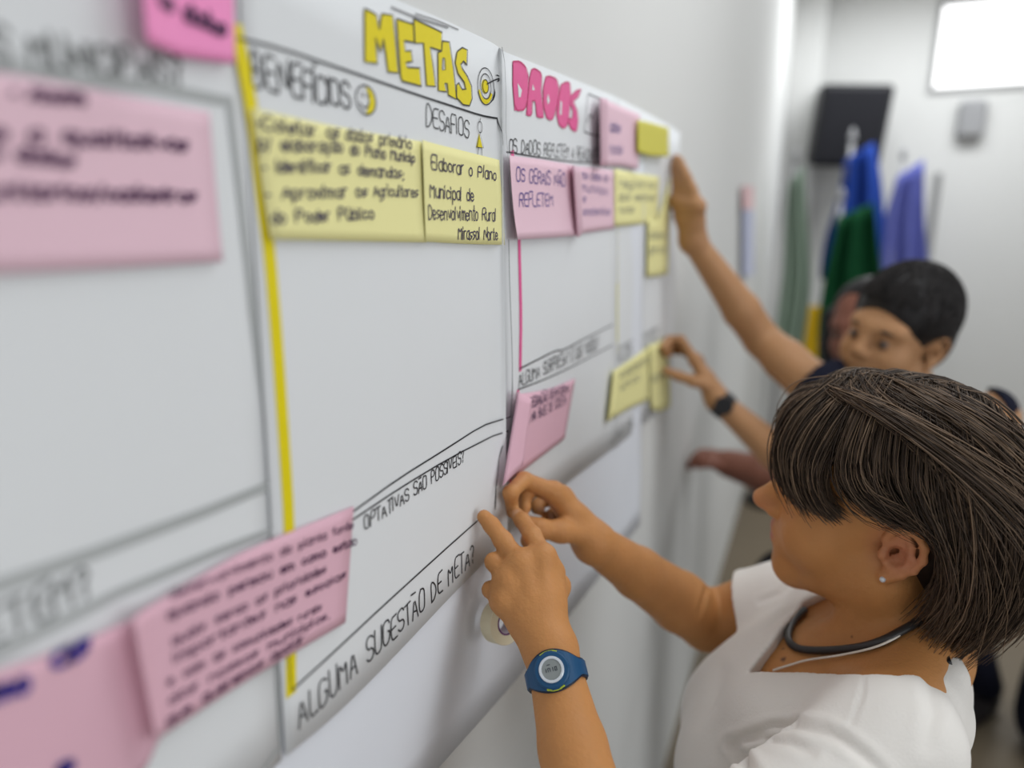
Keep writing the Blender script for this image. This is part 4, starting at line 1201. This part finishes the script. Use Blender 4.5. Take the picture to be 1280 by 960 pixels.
eyes(BH, man)
Hh = Shape()
Hh.ell(BH(-.014, 0, .058), np.array((.108, .086, .098)), .01, '+', BH.R)
Hh.ell(BH(-.055, 0, .000), np.array((.060, .076, .070)), .03, '+', BH.R)
Hh.ell(BH(.105, .004, -.018), np.array((.068, .076, .082)), .012, '-', BH.R)
for sd in (1, -1): Hh.ell(BH(-.004, sd * .088, -.022), np.array((.030, .034, .050)), .01, '-', BH.R)
bhair = solid('hair', Hh, 0.005, M['hair_black'], man, dark_tone((.01, .01, .01)))
def short_hair(H, parent, n, seed, c=(-.014, 0, .058), r=(.108, .086, .098), length=.030):
    rs = np.random.default_rng(seed); b = MB(); cols = []; c = np.array(c); r = np.array(r)
    for _ in range(n):
        q = rs.normal(0, 1, 3); q[2] = abs(q[2]) * 1.1 - .35; q /= np.linalg.norm(q)
        if q[0] > .55 and q[2] < .42: continue
        if q[2] < -.05 and q[0] > -.1: continue
        t = np.array([.35, 0, -1.0]) + rs.normal(0, .35, 3); t -= q * (t @ q); t /= np.linalg.norm(t) + 1e-9
        P = []
        for a in np.linspace(0, 1, 5):
            d = q + t * a * length / .095; d /= np.linalg.norm(d)
            P.append(H(*(c + d * r * (.995 + .045 * math.sin(a * 2.6)))))
        m0 = len(b.v); b.tube(P, [.0011, .0011, .0010, .0008, .0003], 3, False)
        cols.append((len(b.v) - m0, np.array([.012, .010, .010]) * (1 + rs.random())))
    o = b.build('hair_strands', M['hair_brown'], parent, True)
    a = o.data.color_attributes.new('tone', 'FLOAT_COLOR', 'POINT')
    a.data.foreach_set('color', np.concatenate([np.tile(np.append(c_, 1.0), (k_, 1)) for k_, c_ in cols]).astype(np.float32).ravel())
short_hair(BH, bhair, 2200, 5)
T = Shape()
T.ell(BCH, (0.152, 0.126, 0.155), 0.05); T.cone(BCH, BCH + [-0.06, 0.01, -0.34], 0.122, 0.134, 0.04)
T.cone(BN * .45 + BR * .55 + [0, 0, -.012], BR * .9 + BN * .1, .048, .047, .03); T.cone(BN * .35 + BL * .65 + [0, 0, -.012], BL * .92 + BN * .08, .056, .056, .04); T.cone(BN * .2 + BL * .8 + [-.02, .01, -.03], BCH + [.05, .02, -.02], .050, .09, .05); T.cone(BR, BCH + [-.05, .02, -.02], .052, .09, .05)
T.chain([BN * .4 + BL * .6 + [0, 0, .022], BL + [0, 0, .020]], [.030, .034], .02)
T.cone(BN * .3 + BR * .7 + [0, 0, .010], BR + [0, 0, .006], .046, .048, .03)
T.bore(BR * .97 + BN * .03, BR * -.2 + bre * 1.2, .075); T.bore(BL * .88 + BN * .12 + [.03, 0, 0], BL * .55 + ble * .45, .080)
T.plane(BCH + [-.06, .01, -.36], (0, 0, -1))
solid('tank_top', T, 0.006, M['navy'], man)
BHIP = BCH + np.array([-0.08, 0.0, -0.36])
P = Shape(); P.ell(BHIP, (.170, .125, .13))
for s in (-1, 1): P.chain([BHIP + [s * .09, 0, -.05], (BHIP[0] + s * .10, BHIP[1] - .02, .46), (BHIP[0] + s * .10, BHIP[1] + .02, .09)], [.092, .068, .060], .03)
P.plane(BHIP + [0, 0, .07], (0, 0, 1)); P.plane((0, 0, .05), (0, 0, -1))
solid('trousers', P, .009, M['dark_cloth'], man)
for s in (-1, 1): shoe(man, BHIP[0] + s * .10, BHIP[1] + .02, -.6, -.8, M['shoe'])
# black watch on the lower wrist
bw = blw * .93 + ble * .07
wb2 = empty('wristwatch', bw); tag(wb2, 'black wristwatch on the blurred outstretched wrist behind the woman', 'watch')
tx = unit(blw - ble); ringsolid(bw, tx, .0248, .0290, .013, M['black'], 'strap', wb2)
disc(bw + unit(CAM - bw - tx * ((CAM - bw) @ tx)) * .027, unit(CAM - bw - tx * ((CAM - bw) @ tx)), .019, .009, M['black'], 'watch_case', wb2)

# ---- C: long black hair, mostly hidden behind B
CH_ = Frame(at(1084, 416, 1.86), turned(58, -2, 8), 1.0)
CN = CH_.o + np.array([0.03, 0.04, -0.15])
CR, CL = at(1000, 530, 1.92), CN + np.array([0.15, 0.02, -0.05])
CC = (CR + CL) / 2 + np.array([0.02, 0.03, -0.10])
per = empty('person', (0.55, 2.25, 0.0))
tag(per, 'person with long black hair whose face is mostly hidden behind the person in navy', 'person')
S = Shape()
S.ell(CC, (.125, .10, .13), .05); S.cone(CC, CC + [.02, .02, -.28], .10, .11, .04)
S.cone(CN, CR, .045, .040, .05); S.cone(CN, CL, .045, .040, .05); S.cone(CN, CH_(-.02, 0, -.04), .052, .05, .03)
head(S, CH_)
cre = at(975, 598, 1.92); crw = at(912, 580, 1.98)
S.chain([CR, cre], [.042, .038], .01); S.chain([cre, cre * .6 + crw * .4, crw], [.050, .050, .040], .01)
mc = [crw + np.array([-.052, dy, .010]) for dy in (-.028, -.010, .010, .028)]
palm(S, crw, mc, .028, .016, .014)
for m_ in mc: finger(S, [m_, m_ + [-.030, 0, .004], m_ + [-.045, 0, -.010], m_ + [-.055, 0, -.026]], [.014, .013, .012, .010])
finger(S, [crw + [-.02, -.03, 0], crw + [-.05, -.05, .01], crw + [-.070, -.055, .005], crw + [-.082, -.052, -.002]], [.014, .012, .010, .008])
cle = CL + [.06, -.03, -.25]
S.chain([CL, cle, CL + [-.02, -.10, -.42]], [.042, .036, .024], .01)
hm = CL + [-.02, -.10, -.42]; mc = [hm + np.array([dx, -.01, -.085]) for dx in (-.03, -.01, .01, .028)]
palm(S, hm, mc, .020, .0105, .014)
for m_ in mc: finger(S, [m_, m_ + [0, -.01, -.035], m_ + [0, -.004, -.06], m_ + [0, .004, -.08]], [.0105, .0095, .0085, .0075])
finger(S, [hm + [-.02, -.01, -.03], hm + [-.04, -.02, -.06], hm + [-.046, -.024, -.09]], [.013, .011, .009])
solid('body', S, .006, M['skin_attr'], per, dark_tone((.22, .085, .055)))
eyes(CH_, per)
Hh = Shape()
Hh.ell(CH_(-.020, 0, .054), np.array((.106, .086, .094)), .01, '+', CH_.R)
Hh.ell(CH_(.105, -.004, .000), np.array((.085, .072, .120)), .012, '-', CH_.R)
for sd in (1, -1): Hh.chain([CH_(.02, sd*.088, .05), CH_(.02, sd*.092, -.03), CH_(.03, sd*.090, -.12), CH_(.04, sd*.080, -.22)], [.022, .026, .026, .010], .02)
Hh.chain([CH_(-.08, 0, .03), CH_(-.09, 0, -.10), CH_(-.09, 0, -.22)], [.05, .055, .03], .04)
solid('hair', Hh, .006, M['hair_black'], per, dark_tone((.010, .009, .009)))
T = Shape()
T.ell(CC, (.137, .112, .14), .05); T.cone(CC, CC + [.02, .02, -.36], .112, .13, .04)
T.cone(CN + [0, 0, -.03], CR, .05, .05, .04); T.cone(CN + [0, 0, -.03], CL, .05, .05, .04)
T.cone(CR, CR * .6 + cre * .4, .05, .05, .02); T.cone(CL, CL * .6 + cle * .4, .05, .05, .02)
T.ell(CN + [-.03, -.06, .02], (.075, .07, .06), .01, '-'); T.plane(CC + [0, 0, -.37], (0, 0, -1))
solid('t_shirt', T, .007, M['dark_cloth'], per)
CHIP = CC + np.array([.02, .02, -.37])
P = Shape(); P.ell(CHIP, (.15, .12, .13))
P.chain([CHIP + [.08, 0, -.04], (.80, 2.36, .48), (.945, 2.53, .13)], [.088, .064, .050], .03)
P.chain([CHIP + [-.08, 0, -.04], (.46, 2.14, .46), (.44, 2.22, .09)], [.088, .064, .055], .03)
P.plane(CHIP + [0, 0, .08], (0, 0, 1)); P.plane((0, 0, .05), (0, 0, -1))
solid('trousers', P, .010, M['navy'], per)
shoe(per, .945, 2.55, -.5, -.85, M['shoe']); shoe(per, .44, 2.22, -.6, -.8, M['shoe'])

# ---- dark backpack standing on the floor at the right
bag = empty('backpack', (1.145, 2.42, 0)); tag(bag, 'dark navy backpack standing on the beige floor at the right edge', 'backpack')
Q = Shape(); Q.ell((1.145, 2.42, .20), (.115, .125, .20), .02); Q.cone((1.145, 2.42, .12), (1.145, 2.42, .42), .135, .115, .06); Q.plane((0, 0, .002), (0, 0, -1))
solid('bag_body', Q, .01, M['navy'], bag)
Q = Shape(); Q.ell((1.125, 2.295, .17), (.085, .05, .11), .02); solid('front_pocket', Q, .01, M['navy'], bag)
b = MB(); b.tube(smoothline([(1.11, 2.41, .52), (1.11, 2.40, .57), (1.175, 2.40, .58), (1.18, 2.41, .52)], 14), .010, 6); b.build('handle', M['black'], bag, True)
yt = at(1257, 744, 2.26); b = MB(); b.tube([yt + [0, 0, .018], yt, yt - [0, 0, .02]], [.006, .010, .006], 8); b.tube([yt + [0, 0, .018], (1.075, 2.35, .46)], .003, 5); b.build('yellow_tag', M['yellow_marker'], bag)['label'] = 'small bright yellow zip tag'

# ------------------------------------------------------------------ far corner: loudspeaker, flags, small wall fittings
def framed(o, w, h, d, rz, rx, loc):
    return o
sp = empty('loudspeaker', far(1060, 205, 5.45)); tag(sp, 'black loudspeaker mounted high on the far wall above the flags', 'loudspeaker')
c = far(1060, 158, 5.45)
b = MB(); b.box((-.215, -.16, -.255), (.215, .16, .255)); o = b.build('cabinet', M['black']); bevelled(o, .03, 3); o.parent = sp; o.location = Vector(c) - Vector(sp.location); o.rotation_euler = (.12, .06, .12)
b = MB(); b.box((-.185, -.175, -.225), (.185, -.158, .225)); g = b.build('grille', M['dark_cloth']); bevelled(g, .02, 2); g.parent = sp; g.location = o.location; g.rotation_euler = o.rotation_euler
b = MB(); b.box((c[0] - .05, 5.58, c[2] - .06), (c[0] + .05, 5.80, c[2] + .06)); b.build('bracket', M['black'], sp)
def flag(label, x, ztop, zbot, w, cols, seed, Y=5.2):
    """a flag hanging in folds from a floor-standing pole; cols = [(part, material, from, to)] as fractions of the drop"""
    p = far(x, 300, Y); r = random.Random(seed)
    root = empty('flag', (p[0], Y, 0)); tag(root, label, 'flag', 'flags on poles in the far corner')
    b = MB(); b.tube([(p[0], Y, .02), (p[0], Y, ztop + .10)], .014, 10); b.build('pole', M['grey_plastic'], root, True)
    b = MB(); b.tube([(p[0], Y, ztop + .10), (p[0], Y, ztop + .14), (p[0], Y, ztop + .19)], [.014, .022, .003], 10); b.build('finial', M['grey_plastic'], root, True)
    b = MB(); b.tube([(p[0], Y, 0), (p[0], Y, .03), (p[0], Y, .06)], [.12, .12, .05], 20); b.build('base', M['black'], root, True)
    ph = [r.uniform(0, 6.28) for _ in range(3)]
    for part, mt, f0, f1, u0, u1 in cols:
        n, m = 26, 12; V = []; F = []
        for j in range(m + 1):
            t = f0 + (f1 - f0) * j / m; z = ztop + (zbot - ztop) * t
            for i in range(n + 1):
                u = u0 + (u1 - u0) * i / n
                spread = w * (.45 + .55 * min(1, t * 1.6))
                fold = .035 * math.sin(u * 15 + ph[0] + t) + .018 * math.sin(u * 27 + ph[1])
                V.append((p[0] + .01 + (u - .3) * spread + .015 * math.sin(5 * t + ph[2]), Y - .03 + fold, z + .10 * u * (1 - t)))
        for j in range(m):
            for i in range(n): F.append((j*(n+1)+i, j*(n+1)+i+1, (j+1)*(n+1)+i+1, (j+1)*(n+1)+i))
        o = mesh_obj(part, V, F, M[mt], root, True); s = o.modifiers.new('thickness', 'SOLIDIFY'); s.thickness = .003
zf = lambda y, Y=5.2: far(1050, y, Y)[2]
flag('pale green flag hanging in folds leftmost in the far corner', 986, zf(230, 4.2), zf(450, 4.2), .16, [('cloth', 'flag_pale', 0, 1, 0, 1)], 1, 4.2)
flag('blue flag hanging just beneath the black loudspeaker', 1052, zf(200, 5.05), zf(350, 5.05), .34, [('cloth', 'flag_blue', 0, 1, 0, 1)], 2, 5.05)
flag('dark green flag with yellow patch in front of the blue flag', 1046, zf(275, 4.75), zf(480, 4.75), .48, [('cloth', 'flag_green', 0, 1, .18, 1), ('yellow_field', 'flag_yellow', .52, 1, -.10, .18)], 3, 4.75)
flag('violet blue flag rightmost of the flags in the far corner', 1116, zf(222), zf(390), .30, [('cloth', 'flag_violet', 0, 1, 0, 1)], 4, 5.25)
ds = empty('wall_dispenser', far(1213, 168)); tag(ds, 'small grey dispenser on the far wall under the bright window', 'dispenser')
c = far(1213, 150); b = MB(); b.box((c[0] - .08, RY1 - .09, c[2] - .12), (c[0] + .08, RY1, c[2] + .12)); bevelled(b.build('housing', M['grey_plastic'], ds), .03, 3)
b = MB(); b.box((c[0] - .05, RY1 - .10, c[2] - .10), (c[0] + .05, RY1 - .05, c[2] - .07)); b.build('outlet', M['frame_grey'], ds)
hb = empty('wall_banner', on_wall(935, 330)); tag(hb, 'narrow blurred pink and lavender cloth banner hanging on the left wall', 'banner')
for nm, mt, y0, y1 in (('pink_band', 'blush', 232, 262), ('lavender_cloth', 'lavender', 262, 345)):
    q = [on_wall(928, y0, .012), on_wall(941, y0 + 1, .012), on_wall(941, y1 - 1, .014), on_wall(928, y1, .014)]
    o = mesh_obj(nm, q, [(0, 1, 2, 3)], M[mt], hb); s = o.modifiers.new('thickness', 'SOLIDIFY'); s.thickness = .004
